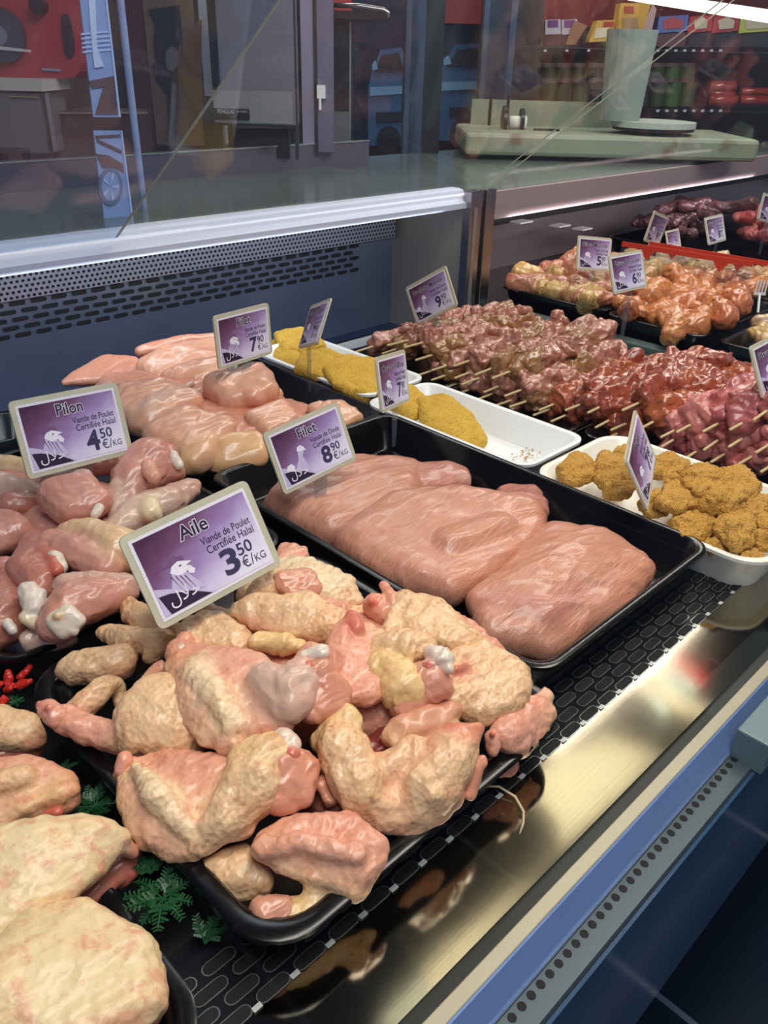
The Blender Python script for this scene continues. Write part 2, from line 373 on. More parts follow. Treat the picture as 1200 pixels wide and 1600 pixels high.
M_FLESH=meatmat('raw_chicken_flesh',0,.5,.30,.25,fibdir=(60,60,160),wet=.4)
M_FILET=meatmat('chicken_breast',0,.5,.28,.15,redc='c06a58',fibdir=(45,140,60),wet=.45)
M_TURK=meatmat('turkey_breast',0,1.7,.30,.15,redc='b8584c',fibdir=(40,230,80),wet=.3,sss=.05)
M_THIGH=meatmat('thigh_skin',.9,0,.42,1.3,redc='d4705a',wet=.15,sss=.06,blotch=True)
M_MARO=meatmat('orange_marinade',0,0,.22,.4,redc='b03a18',wet=.7,speck=240,speckc='5a1a0a')
M_MARY=meatmat('yellow_herb_marinade',0,0,.25,.5,redc='9a3f30',wet=.6,speck=260,speckc='4c5418')
M_HERB=meatmat('herb_skewer_meat',0,0,.24,.5,redc='7c2a2a',wet=.7,speck=330,speckc='5a5a2c')
M_SPICE=meatmat('red_spice_skewer_meat',0,0,.22,.5,redc='8a2416',wet=.8,speck=260,speckc='50180c')
M_RAW=meatmat('plain_red_meat',0,.7,.35,.4,redc='8e2c36',fibdir=(50,200,50),wet=.3)
M_DARK=meatmat('dark_sausage_meat',0,0,.4,.3,redc='50202a',wet=.3)
def breadm(name,c1,c2,c3):
    t=NT(name); co=objco(t); a=noise(t,co,60,5,.7); b_=noise(t,co,330,4,.7)
    v=t.n('ShaderNodeTexVoronoi'); v.inputs['Scale'].default_value=420; t.l(co,v.inputs['Vector'])
    c=t.mix(t.ramp(a,[(.3,(0,0,0)),(.7,(1,1,1))]),lin(c1),lin(c2)); c=t.mix(t.ramp(b_,[(.55,(0,0,0)),(.68,(1,1,1))]),c,lin(c3))
    b=pbsdf(t,c,.75,0,.3); t.l(bump(t,t.math('ADD',t.math('MULTIPLY',v.outputs[0],1.3),b_),.9,.0016),b.inputs['Normal']); return t.m
M_BREAD=breadm('yellow_breadcrumbs','e6bc50','d8a63a','9a6a20')
M_NUG=breadm('brown_breadcrumbs','d8a855','c08c3c','94651f')
M_STICK=plain('bamboo_stick','dcc08c',.55,0,.1)
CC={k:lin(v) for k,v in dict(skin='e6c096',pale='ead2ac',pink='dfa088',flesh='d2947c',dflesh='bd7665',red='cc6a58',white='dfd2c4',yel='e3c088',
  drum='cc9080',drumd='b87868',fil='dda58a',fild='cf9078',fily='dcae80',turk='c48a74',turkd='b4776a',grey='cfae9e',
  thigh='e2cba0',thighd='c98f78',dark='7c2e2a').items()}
PORE=dict(skin=1,pale=1,pink=.7,yel=.5,thigh=.5,grey=.2)

# ================================================================= FOOD GEOMETRY
_ico=None
def ico():
    global _ico
    if _ico is None:
        bm=bmesh.new(); bmesh.ops.create_icosphere(bm,subdivisions=2,radius=1); _ico=np.array([v.co[:] for v in bm.verts]); bm.free()
    return _ico
def wnoise(P,scale,seed,n=14):
    """smooth pseudo-random field in [-1,1]: warped plane waves"""
    r=np.random.RandomState(seed); D=r.normal(size=(n,3)); D/=np.linalg.norm(D,axis=1)[:,None]; ph=r.uniform(0,6.28,n); fr=r.uniform(.6,1.6,n)
    W=np.sin(P@(r.normal(size=(3,3)))*scale*.7+r.uniform(0,6,3))*.35/scale*2
    Q=P+W; return np.sum(np.sin((Q@D.T)*scale*fr+ph),axis=1)/math.sqrt(n)
TMP=None
def remeshed(prims,voxel,smooth):
    """prims: list of (kind,[(Vector,r)...]) -> verts, faces of the fused, smoothed surface"""
    bm=bmesh.new()
    for kind,S in prims:
        groups=[S] if kind=='H' or len(S)==1 else [S[i:i+2] for i in range(len(S)-1)]
        for g in groups:
            pts=np.concatenate([ico()*r+np.array(p) for p,r in g]); vs=[bm.verts.new(p) for p in pts]
            res=bmesh.ops.convex_hull(bm,input=vs)
            dead=list({e for e in res['geom_interior']+res['geom_unused'] if isinstance(e,bmesh.types.BMVert)})
            if dead: bmesh.ops.delete(bm,geom=dead,context='VERTS')
    me=bpy.data.meshes.new('tmp'); bm.to_mesh(me); bm.free(); o=bpy.data.objects.new('tmp',me); col.objects.link(o)
    m=o.modifiers.new('r','REMESH'); m.mode='VOXEL'; m.voxel_size=voxel; m.use_smooth_shade=True
    if smooth: s=o.modifiers.new('s','SMOOTH'); s.iterations=smooth; s.factor=.6
    dg=bpy.context.evaluated_depsgraph_get(); out=bpy.data.meshes.new_from_object(o.evaluated_get(dg))
    bpy.data.objects.remove(o); bpy.data.meshes.remove(me); return out
def paint(me,V,prims,seed,blur=.004):
    """vertex colours: softmin blend of the nearest primitives' colours"""
    acc=np.zeros((len(V),4)); wt=np.zeros(len(V)); PN=V+.004*np.stack([wnoise(V,160,seed+i,8) for i in range(3)],1)*.8
    for kind,cname,S in prims:
        dmin=np.full(len(V),9.); L=len(S)
        pairs=[(i,j) for i in range(L) for j in range(i,L)] if kind=='H' else [(i,min(i+1,L-1)) for i in range(L)]
        for i,j in pairs:
            a,ra=np.array(S[i][0]),S[i][1]; b,rb=np.array(S[j][0]),S[j][1]; ab=b-a; q=ab@ab
            tt=np.clip(((PN-a)@ab)/q,0,1) if q>1e-10 else np.zeros(len(V))
            dmin=np.minimum(dmin,np.linalg.norm(PN-(a+tt[:,None]*ab),axis=1)-(ra+tt*(rb-ra)))
        w=np.exp(-np.clip(dmin,-.02,.1)/blur); c=np.array([*CC[cname],PORE.get(cname,0)])
        acc+=w[:,None]*c; wt+=w
    C=acc/wt[:,None]; a=me.color_attributes.new('Col','FLOAT_COLOR','POINT'); a.data.foreach_set('color',C.astype(np.float32).ravel())
def blob(prims,voxel=.0022,smooth=4,amp=.0012,fr=95,zmin=None,seed=1,origin=None,blur=.004,fine=.0005):
    me=remeshed([(k,S) for k,c,S in prims],voxel,smooth)
    n=len(me.vertices); V=np.empty(n*3,np.float32); me.vertices.foreach_get('co',V); V=V.reshape(-1,3).astype(float)
    N=np.empty(n*3,np.float32); me.vertices.foreach_get('normal',N); N=N.reshape(-1,3)
    paint(me,V,prims,seed,blur)
    if amp: V=V+N*(amp*(wnoise(V,fr,seed+50)*.6+.6-1.1*np.abs(wnoise(V,fr*.8,seed+70)))+fine*wnoise(V,fr*3.4,seed+60)+amp*.35*(1-2*np.abs(wnoise(V*np.array([1,2.2,1]),fr*1.9,seed+80))))[:,None]
    if zmin is not None: lo=V[:,2]<zmin; V[lo,2]=zmin+(V[lo,2]-zmin)*.04
    if origin is None: origin=V.mean(0); origin[2]=V[:,2].min()
    V=V-origin; me.vertices.foreach_set('co',V.astype(np.float32).ravel()); me.update(); me.shade_smooth()
    return me,origin
_seed=[11]
def P3(S,zoff=0.):
    out=[]
    for s in S:
        p=at(s[0],s[1],s[2]*.01+zoff); out.append((Vector(p),s[3]*depth(p)/F))
    return out
def piece(name,label,cat,group,mat,prims,parts=(),voxel=.0022,smooth=4,amp=.0012,fr=95,zmin=.007,fine=.0005,blur=.004):
    _seed[0]+=7; sd=_seed[0]
    pr=[(k,c,P3(S)) for k,c,S in prims]
    me,org=blob(pr,voxel,smooth,amp,fr,zmin,sd,None,blur,fine)
    me.name=name; o=link(name,me,mat,None,org); tag(o,label,cat,group)
    for pn,pm,pp in parts:
        pr=[(k,c,P3(S)) for k,c,S in pp]
        m2,_=blob(pr,min(voxel*.75,.0013),10,amp*.6,fr*1.5,zmin,sd+3,org,blur*.6,fine*.5)
        m2.name=pn; link(pn,m2,pm,o)
    return o
def clone(src,loc,rot,scale,label,group):
    c=src.copy(); col.objects.link(c); c.location=loc; c.rotation_euler=rot; c.scale=(scale,)*3 if isinstance(scale,(int,float)) else scale
    c['label']=label; c['group']=group
    for ch in list(src.children): d=ch.copy(); col.objects.link(d); d.parent=c
    return c

# ================================================================= CHICKEN WINGS
GW='raw chicken wings heaped in the front tray'
def wing(label,prims,parts=(),**kw):
    kw.setdefault('voxel',.0016); kw.setdefault('smooth',9); kw.setdefault('amp',.0019); kw.setdefault('fr',80); kw.setdefault('fine',.0008)
    return piece('chicken_wing','raw chicken wing, '+label,'chicken wing',GW,M_SKIN,prims,parts,**kw)
S_,F_=M_SKIN,M_FLESH
wing('ridged pink one at the tray corner nearest the front',[
 ('H','pink',[(420,1318,5.5,26),(455,1296,6,24),(540,1290,6,24),(585,1325,5.5,24),(570,1365,5,26),(470,1345,5.5,26)]),
 ('T','pink',[(415,1325,6.3,24),(470,1320,7,20),(560,1335,6.6,20)]),
 ('T','skin',[(430,1335,5.6,26),(490,1370,5,24),(560,1385,4.2,26)]),
 ('T','pale',[(578,1348,4.5,18),(538,1380,3.6,24),(495,1408,3.2,28)]),('T','yel',[(500,1410,3.2,28),(452,1432,3.2,30)])],
 [('bare_meat',F_,[('H','flesh',[(410,1422,3.8,24),(425,1450,3.4,18),(445,1422,3.8,20)])])])
wing('large open V with skin web at the left front rim',[
 ('H','pink',[(205,1195,6.5,16),(212,1250,6,24),(240,1310,5.4,20),(300,1330,5,20),(375,1280,6.5,20),(345,1195,7,18),(250,1180,6.8,16)]),
 ('T','pale',[(215,1200,7.4,16),(240,1240,7.8,20),(300,1300,6.2,22)]),
 ('T','skin',[(200,1195,6.5,20),(198,1250,6,20),(225,1310,5,20),(285,1338,4.5,16)]),
 ('T','skin',[(310,1325,5.4,22),(360,1270,7,42),(395,1225,8,50),(420,1185,8.8,38)]),('T','yel',[(385,1190,8.6,30),(425,1170,9,30)])],
 [('joint_knob',F_,[('T','pink',[(196,1190,7,16),(190,1205,6.6,12)]),('T','red',[(186,1212,6,11)])]),
  ('cartilage',F_,[('T','white',[(445,1153,9.8,17),(457,1160,9.6,14)]),('T','red',[(432,1172,9.6,14),(455,1180,9.4,16)])]),
  ('bare_meat',F_,[('H','flesh',[(440,1195,8.8,28),(436,1250,7.2,26),(470,1240,7.2,24),(478,1200,8,24)])])])
wing('pimpled pale end peeking out below the large left V',[('H','skin',[(345,1365,3.2,38),(375,1350,3.4,34),(400,1375,2.8,30),(350,1390,2.4,28)])])
wing('broad V-shaped one in the middle of the front rim',[
 ('T','skin',[(530,1145,8,34),(535,1175,8,44),(560,1225,7,46),(602,1272,5.2,34)]),('T','yel',[(505,1160,7.8,24),(540,1130,8.6,30)]),
 ('T','skin',[(735,1150,8,20),(705,1185,7.6,40),(670,1230,6.6,48),(640,1278,4.8,32)]),
 ('H','pink',[(590,1200,6.6,24),(650,1195,7,24),(635,1292,4.4,22),(700,1240,5.6,26),(590,1265,5.6,26)]),
 ('T','red',[(745,1140,8.4,14),(710,1150,8.3,22),(660,1185,7.6,18)]),('T','pink',[(688,1255,4.6,22),(640,1296,4.2,17)]),
 ('T','skin',[(650,1180,7.4,30),(600,1205,7,24)])],
 [('bare_meat',F_,[('H','flesh',[(742,1200,6.4,15),(732,1240,5,12),(752,1190,6.4,10)])])])
wing('largest one in the middle of the heap, skin side with grey joint',[
 ('H','pink',[(285,1015,9.6,20),(290,1060,9.6,24),(315,1120,9,24),(350,1158,8.4,20),(440,1130,9.4,24),(400,1040,10.4,22)]),
 ('T','pale',[(300,1050,10.2,24),(340,1090,10.2,28),(370,1130,9.4,28)]),
 ('T','skin',[(275,1040,9.4,16),(290,1100,9,18),(320,1150,8.4,18),(380,1165,8.2,18)]),
 ('T','grey',[(420,1065,11,38),(450,1090,11,44),(470,1060,11.4,40)]),('T','pink',[(480,1035,11.6,30),(500,1030,11.8,22)])],
 [('wing_tip',F_,[('T','pink',[(290,1000,10,14),(277,1018,9.8,14)]),('T','white',[(282,1012,10.4,9)])]),
  ('cartilage',F_,[('T','white',[(500,1020,12.8,16),(478,1026,12.6,12)]),('T','red',[(480,1045,12.3,15)])]),
  ('bare_meat',F_,[('H','flesh',[(500,1052,11.6,26),(518,1100,9.6,26),(490,1110,9.6,24),(535,1085,9.6,20)])])])
wing('speckled dome with bone stub over the left rim',[
 ('H','skin',[(215,1120,7.4,40),(245,1090,8,40),(300,1100,7.6,44),(280,1150,6.6,40),(215,1150,6.4,36),(330,1130,7,30)]),
 ('T','pink',[(92,1115,7,24),(135,1140,6.2,26),(190,1155,5.6,30)])],
 [('bone_stub',F_,[('T','pink',[(75,1110,7.6,18),(88,1120,7.4,18)]),('T','red',[(62,1103,8,8)]),('T','red',[(78,1106,8.4,7)])])])
wing('short ridged tip alone at the back left corner, upper one',[('T','skin',[(112,1046,5.6,22),(150,1038,6.2,30),(190,1030,6.2,26)]),('T','pink',[(185,1040,5.8,22),(207,1030,6,12)])])
wing('slim tip leaning on the back rim left of the big price card',[('T','skin',[(165,990,6,13),(200,1000,6.6,20),(255,1005,6.6,24),(235,1020,6,18)])])
wing('short curled tip at the left, below the ridged one',[('T','skin',[(180,1068,6,14),(155,1080,6.8,22),(130,1105,6.2,20)]),('T','skin',[(185,1075,5.6,12),(190,1100,4.6,10)]),('T','pink',[(125,1112,6.4,16),(115,1110,6,12)])])
wing('bent pink one tucked behind the speckled dome',[('T','pink',[(250,1045,7.6,14),(225,1070,7,14),(200,1085,6.2,10)])],)
wing('slim end left of the big price card',[('T','skin',[(205,950,6.6,20),(235,970,7,22),(275,990,7,18)])])
wing('rounded one just under the foot of the big price card',[('H','skin',[(300,985,8.8,26),(335,978,9.2,26),(370,1005,9,28),(310,1010,8.6,26)])])
wing('long speckled one lying right of the big price card foot',[
 ('H','skin',[(375,955,10,20),(420,945,10.8,22),(500,960,10.6,22),(520,985,10,20),(430,985,9.6,18)]),
 ('T','skin',[(310,945,9,13),(345,958,9.4,14),(385,962,9.8,16)]),('T','skin',[(400,940,11,16),(470,940,11.2,18),(530,965,10.6,16)]),('T','red',[(395,975,9.8,10),(430,985,9.8,10)])])
wing('white-skinned one at the back by the turkey tray',[('H','pale',[(440,888,9.4,18),(480,890,9.6,22),(540,915,9,22),(555,940,8.2,16),(480,930,9,24)]),('T','pink',[(545,940,8,14),(535,960,7.6,14)]),('T','skin',[(400,930,10,18),(430,908,10.4,20)])],
 [('bare_meat',F_,[('H','flesh',[(438,905,11,14),(480,900,10.6,14),(495,920,10,12),(455,925,10.4,12)])])])
wing('small red-skinned scrap behind the right end of the big price card',[('H','pink',[(445,855,8.4,10),(470,862,8.4,12),(478,885,7.8,8),(440,880,8,14)])])
wing('thin cream strip in the middle below the long speckled one',[('T','yel',[(400,1003,9.6,16),(440,1005,9.6,18),(475,1012,9.4,13)])])
wing('tall skin panel with a red peak in the centre of the heap',[
 ('H','pink',[(548,968,10.8,12),(530,1000,10.4,20),(515,1050,9.6,18),(580,1085,9,22),(600,1020,9.4,18),(545,1090,9,20)]),('T','red',[(550,965,11.4,12),(558,985,11.2,12)]),
 ('T','skin',[(575,990,10,16),(600,1010,9.6,18)])])
wing('cut drumette with big white cartilage, centre right of the heap',[
 ('T','skin',[(590,1015,9.8,22),(630,1015,10.4,30),(660,1010,10.6,26)]),('T','yel',[(600,1045,9.6,32),(630,1075,9.2,40)]),('T','yel',[(610,1055,9.6,34),(640,1100,8,26)])],
 [('cartilage',F_,[('T','white',[(692,1028,11.4,18),(675,1020,11.4,14),(700,1045,11,9)]),('T','red',[(670,1040,11,12)])]),
  ('bare_meat',F_,[('H','flesh',[(675,1055,10,26),(690,1075,9.2,20),(630,1105,8,24),(650,1070,9.2,34)])])])
wing('speckled one with red knuckles at the back right of the heap',[
 ('H','skin',[(635,945,9.6,24),(680,960,9.6,26),(700,1000,9.2,26),(740,1010,8.6,22),(650,990,9.4,24)]),('T','skin',[(610,990,9.4,18),(625,960,9.6,20)])],
 [('knuckle',F_,[('T','pink',[(585,945,9.4,22),(600,960,9,20)]),('T','red',[(580,940,10.4,8)]),('T','pink',[(600,915,10,10),(615,945,9.8,14)])])])
wing('broad speckled one at the right side of the heap',[
 ('H','skin',[(720,1040,8.6,28),(750,1015,8.6,22),(810,1055,7.6,24),(800,1090,7,28),(750,1105,7,30),(700,1080,8,28)]),('T','red',[(712,1045,9.8,12),(725,1040,9.8,8)])])
wing('rough-edged one against the right front rim',[
 ('H','pink',[(790,1150,5.4,28),(800,1125,5.8,24),(845,1100,5.2,18),(840,1130,4.4,22),(800,1165,4.4,20)]),('T','skin',[(850,1085,5.6,12),(857,1115,4.8,10),(840,1145,4,10),(810,1175,3.6,10)]),],
 [('bone_stub',F_,[('T','pink',[(768,1150,6.4,14),(770,1172,5.6,12)]),('T','red',[(770,1148,7.2,6)])])])
wing('pale underside showing below the big-cartilage drumette',[('T','flesh',[(630,1140,7.4,28),(680,1125,7.4,26),(712,1105,7.4,18)]),('T','skin',[(620,1150,7,26),(700,1140,6.6,24)])])
wing('thin red strip against the turkey tray wall',[('T','pink',[(705,965,8,10),(735,985,7.8,16),(770,1010,7.2,14),(790,1025,6.8,8)]),('T','red',[(715,965,8.6,7),(740,990,8.6,8)])])
wing('dark scrap under the right front of the heap',[('T','dflesh',[(790,1195,2.4,20),(760,1200,2.6,18)])])
wing('dark red hollow piece between the two front Vs',[('H','dark',[(540,1280,3.4,34),(500,1250,4,34),(560,1230,4.4,30),(600,1160,5,26)]),('T','pink',[(505,1225,6.4,16),(515,1250,5.6,15)])])
wing('mostly hidden one beneath the largest wing and the front Vs',[('H','pink',[(420,1100,4.6,60),(560,1120,4.6,60),(640,1120,4.6,50),(480,1020,5,60),(600,1000,5.4,50)])],voxel=.004)
wing('mostly hidden one beneath the long speckled one at the back',[('H','skin',[(300,1060,5,36),(350,1020,5.6,40),(420,960,6.4,34),(500,930,6.6,30),(560,965,6.6,28)])],voxel=.004)
wing('mostly hidden one beneath the broad speckled right one',[('H','skin',[(700,1130,4,34),(740,1090,5,34),(680,1040,6,30),(620,980,6.6,26)]),],voxel=.004)
wing('ruddy fold between the long speckled one and the peak',[('T','pink',[(500,940,9.6,15),(530,955,9.8,15),(545,985,9.6,12)])])
wing('rounded bit under the right of the price card',[('T','skin',[(385,930,8,16),(405,905,8.4,18)]),('T','pink',[(412,880,8,16)])])

# ================================================================= DRUMSTICKS
GD='raw drumsticks heaped in the left tray'
def drum(label,prims,parts=(),**kw): return piece('drumstick','raw chicken drumstick, '+label,'drumstick',GD,F_,prims,parts,**kw)
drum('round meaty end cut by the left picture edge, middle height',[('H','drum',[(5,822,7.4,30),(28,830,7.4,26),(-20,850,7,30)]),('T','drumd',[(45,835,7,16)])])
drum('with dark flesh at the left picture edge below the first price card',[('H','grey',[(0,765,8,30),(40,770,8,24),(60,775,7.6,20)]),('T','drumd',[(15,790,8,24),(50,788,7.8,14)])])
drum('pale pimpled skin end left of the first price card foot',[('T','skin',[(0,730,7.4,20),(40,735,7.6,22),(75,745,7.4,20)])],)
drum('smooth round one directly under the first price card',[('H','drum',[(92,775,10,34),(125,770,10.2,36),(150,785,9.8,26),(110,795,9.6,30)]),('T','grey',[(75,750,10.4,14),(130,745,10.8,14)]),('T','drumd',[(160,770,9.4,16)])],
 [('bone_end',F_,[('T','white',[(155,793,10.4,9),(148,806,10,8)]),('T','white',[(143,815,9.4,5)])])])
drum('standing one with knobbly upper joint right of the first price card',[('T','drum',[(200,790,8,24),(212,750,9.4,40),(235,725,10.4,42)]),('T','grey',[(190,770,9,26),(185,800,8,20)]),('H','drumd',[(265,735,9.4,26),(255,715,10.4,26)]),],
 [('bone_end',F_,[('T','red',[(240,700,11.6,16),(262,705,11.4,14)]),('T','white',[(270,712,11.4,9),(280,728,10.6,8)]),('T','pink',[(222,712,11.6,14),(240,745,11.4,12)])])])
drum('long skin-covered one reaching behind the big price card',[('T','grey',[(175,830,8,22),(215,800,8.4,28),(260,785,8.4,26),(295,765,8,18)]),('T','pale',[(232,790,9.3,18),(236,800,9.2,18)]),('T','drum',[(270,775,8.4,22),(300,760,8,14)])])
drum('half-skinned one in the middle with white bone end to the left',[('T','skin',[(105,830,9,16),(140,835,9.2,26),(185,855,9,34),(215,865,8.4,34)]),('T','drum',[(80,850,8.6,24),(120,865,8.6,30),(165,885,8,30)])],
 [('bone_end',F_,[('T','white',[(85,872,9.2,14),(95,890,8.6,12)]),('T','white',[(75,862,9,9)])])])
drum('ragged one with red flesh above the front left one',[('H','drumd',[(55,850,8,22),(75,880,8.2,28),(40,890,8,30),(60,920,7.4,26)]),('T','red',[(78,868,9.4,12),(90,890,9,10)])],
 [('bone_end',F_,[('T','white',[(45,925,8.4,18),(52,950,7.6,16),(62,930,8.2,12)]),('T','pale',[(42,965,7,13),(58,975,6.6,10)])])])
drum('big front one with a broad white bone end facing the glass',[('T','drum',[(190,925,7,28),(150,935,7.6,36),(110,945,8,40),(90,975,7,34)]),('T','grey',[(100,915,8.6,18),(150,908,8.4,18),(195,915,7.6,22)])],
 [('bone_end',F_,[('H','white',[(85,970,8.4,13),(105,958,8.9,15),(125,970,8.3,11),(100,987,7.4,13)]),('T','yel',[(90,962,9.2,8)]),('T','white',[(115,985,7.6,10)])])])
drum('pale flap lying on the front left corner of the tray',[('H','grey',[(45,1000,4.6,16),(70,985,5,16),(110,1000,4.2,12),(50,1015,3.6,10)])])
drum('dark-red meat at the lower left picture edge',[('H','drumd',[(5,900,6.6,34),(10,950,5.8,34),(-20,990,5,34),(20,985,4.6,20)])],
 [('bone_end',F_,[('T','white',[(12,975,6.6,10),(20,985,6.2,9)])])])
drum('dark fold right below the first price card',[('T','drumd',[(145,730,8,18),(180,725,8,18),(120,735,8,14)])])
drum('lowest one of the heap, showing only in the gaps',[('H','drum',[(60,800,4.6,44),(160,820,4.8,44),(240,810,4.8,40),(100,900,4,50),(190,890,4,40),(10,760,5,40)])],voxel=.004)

# ================================================================= THIGHS (front left)
GT='skin-on chicken thighs in the low front tray'
def thigh(label,prims,parts=(),**kw): return piece('chicken_thigh','raw chicken thigh, '+label,'chicken thigh',GT,M_THIGH,prims,parts,zmin=.006,**kw)
thigh('small one at the left picture edge, topmost of the four',[('H','skin',[(0,1125,5,26),(40,1130,5,22),(55,1155,4,18),(0,1150,4.6,24)])],[('underside_meat',F_,[('H','dflesh',[(10,1168,3,20),(50,1172,2.6,18),(-10,1180,3,18)]),('T','red',[(0,1162,4.4,8),(25,1160,4.4,7)])])])
thigh('cream one with yellow fat edge, second from the top',[('H','pink',[(0,1215,5.4,30),(40,1205,5.4,26),(95,1225,4.8,26),(105,1250,4.2,20),(0,1280,4.4,20)]),('T','yel',[(10,1290,4.2,14),(50,1255,5,18),(105,1235,5,20)]),('T','skin',[(-10,1230,6,22),(40,1215,6.2,18)])],
 [('underside_meat',F_,[('T','red',[(90,1268,4.4,9),(65,1272,4.2,7)]),('T','dflesh',[(0,1308,2.6,12),(50,1280,3.2,14),(90,1275,3.2,12)])])])
thigh('long one with red blotched skin, second from the front',[('H','thigh',[(-10,1330,7,44),(60,1310,7.4,36),(150,1300,7,26),(190,1310,6,18),(120,1370,6,28),(20,1440,5,38),(-20,1480,5,40)]),('T','grey',[(185,1320,5.6,18),(205,1330,4.6,14)])],
 [('underside_meat',F_,[('T','red',[(205,1362,2.4,14),(190,1378,2,12)]),('H','dflesh',[(205,1335,3,18),(195,1360,2.6,16),(130,1410,2.8,16),(70,1450,2.6,12)])])])
thigh('largest pale one at the bottom left corner of the picture',[('H','thigh',[(60,1450,6,36),(130,1440,6.4,34),(210,1490,5.6,40),(220,1560,5,44),(120,1620,5,60),(0,1560,6,70),(0,1640,5,70)]),('T','skin',[(60,1430,6,14),(120,1425,6.3,14),(190,1462,5.6,14)])],
 [('underside_meat',F_,[('T','drumd',[(248,1520,2.6,14),(250,1560,2.4,16),(232,1600,2,16)])])])

# ================================================================= TURKEY FILLETS
GK='turkey breast fillets in the deep black tray'
def turk(label,prims,parts=(),**kw): return piece('turkey_fillet','raw turkey breast fillet, '+label,'turkey fillet',GK,M_TURK,prims,parts,voxel=.0024,smooth=22,fr=34,amp=.0026,fine=.0004,**kw)
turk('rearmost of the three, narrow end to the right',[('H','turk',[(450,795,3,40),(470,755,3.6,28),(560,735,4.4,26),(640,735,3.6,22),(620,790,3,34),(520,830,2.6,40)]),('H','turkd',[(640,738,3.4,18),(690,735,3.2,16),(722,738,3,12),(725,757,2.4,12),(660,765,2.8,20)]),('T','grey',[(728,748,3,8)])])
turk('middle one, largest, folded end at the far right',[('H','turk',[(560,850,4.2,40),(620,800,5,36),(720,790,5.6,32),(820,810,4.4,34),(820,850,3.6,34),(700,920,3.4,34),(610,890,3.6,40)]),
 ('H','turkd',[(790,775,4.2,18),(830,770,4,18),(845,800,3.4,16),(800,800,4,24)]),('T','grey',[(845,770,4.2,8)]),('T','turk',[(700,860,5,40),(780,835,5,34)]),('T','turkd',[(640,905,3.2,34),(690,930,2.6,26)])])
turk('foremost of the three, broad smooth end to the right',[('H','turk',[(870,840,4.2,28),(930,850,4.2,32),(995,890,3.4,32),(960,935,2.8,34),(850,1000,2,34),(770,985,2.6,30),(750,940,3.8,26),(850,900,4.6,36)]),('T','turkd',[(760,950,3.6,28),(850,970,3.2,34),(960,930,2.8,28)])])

# ================================================================= CHICKEN BREAST FILLETS
GF='chicken breast fillets heaped in the rear left tray'
def filet(label,prims,parts=(),**kw): return piece('chicken_fillet','raw chicken breast fillet, '+label,'chicken fillet',GF,M_FILET,prims,parts,voxel=.003,smooth=16,fr=45,amp=.0022,fine=.0004,**kw)
filet('far left one with a pointed tip over the rim',[('H','fild',[(100,598,5,6),(140,585,5.4,14),(160,568,6.6,14),(205,570,6.6,14),(210,590,5.4,14)])])
filet('far one in the middle with shiny ridge',[('H','fil',[(230,575,7,18),(265,550,8.4,16),(330,540,7.6,14),(330,560,6.6,14),(250,590,6,16)]),('T','fild',[(220,550,7.4,12),(300,530,8,9),(335,528,7.6,9)])])
filet('pale one tucked beneath the second price card, left side',[('H','fil',[(265,590,6.4,16),(300,580,7,18),(340,575,6.6,18),(330,600,5.4,16)])])
filet('plump round one below the foot of the second price card',[('H','fil',[(340,605,8,28),(400,590,8.2,26),(412,612,7.4,24),(360,625,7,24)]),('T','pink',[(395,620,7.6,18),(405,625,7,12)])])
filet('long one lying right behind the first price card',[('H','fil',[(200,620,7.6,24),(250,610,8.4,24),(300,625,8,22),(230,660,6.6,28),(200,650,6.6,28)]),('T','grey',[(230,645,8,18),(265,615,9,10),(300,600,8.6,8)])])
filet('broad one in the middle of the tray with cream membrane',[('H','fil',[(240,680,7.6,20),(290,655,8.6,24),(350,670,8,24),(310,715,6,30),(270,710,6,26)]),('T','fily',[(300,720,6,26),(320,700,7,22)])])
filet('front one with a yellowish squared end by the near rim',[('H','fily',[(345,700,6.6,20),(395,690,6.6,22),(400,715,5.4,22),(345,725,5,22)])])
filet('smaller one right of the middle, behind the turkey price card',[('H','fil',[(395,655,6,18),(440,640,6.2,18),(455,655,5.6,16),(420,675,5,18)])])
filet('rightmost one near the white tray',[('H','fil',[(490,640,5.4,15),(530,640,5.4,18),(555,652,4.6,14),(520,665,4.2,16)]),('T','fily',[(560,655,4.4,10),(525,668,4,14)])])
filet('little end peeking right of the plump round one',[('T','fily',[(425,608,5.4,12),(435,615,5,10)])])
filet('flat one under the long one at the left',[('H','fild',[(170,600,6,14),(215,590,6.6,14),(260,605,6.4,12),(170,640,5,18)])])
filet('lowest one of the heap, showing only in the gaps',[('H','fild',[(170,620,4,26),(260,600,4.4,22),(350,600,4.4,20),(480,650,3.4,18),(420,690,3.4,24),(300,700,3.6,34)])],)

# ================================================================= BREADED PIECES
GB='yellow breaded escalopes'
def bread(label,prims,name='breaded_escalope',cat='escalope',group=GB,mat=M_BREAD,ng=0): return piece(name,label,cat,group,mat,prims,voxel=(.003,.0017)[ng],smooth=(4,6)[ng],fr=(60,120)[ng],amp=(.0018,.0021)[ng],fine=(.0008,.0012)[ng])
bread('yellow breaded escalope farthest back, left of the small tilted price card',[('H','yel',[(435,525,4.6,10),(470,520,5.6,10),(500,540,4.6,10),(450,550,4,14)])])
bread('yellow breaded escalope dark-rimmed, against the left rim of the rear white tray',[('H','yel',[(432,540,3.4,12),(440,560,3.2,12),(480,575,3,12)])])
bread('yellow breaded escalope in the middle of the rear white tray, half covered',[('H','yel',[(475,555,5.4,8),(510,550,5.8,8),(540,565,5.2,8),(500,590,4.6,12),(470,580,4.6,10)])])
bread('yellow breaded escalope large, front of the rear white tray',[('H','yel',[(510,580,5.6,9),(545,562,6.2,9),(590,570,5.4,10),(600,600,4.6,10),(570,620,4,14),(530,605,4.8,11)])])
bread('yellow breaded escalope behind the cordon price card foot',[('H','yel',[(600,620,4.4,12),(640,612,4.6,12),(665,630,4,14),(640,650,3.4,14)])])
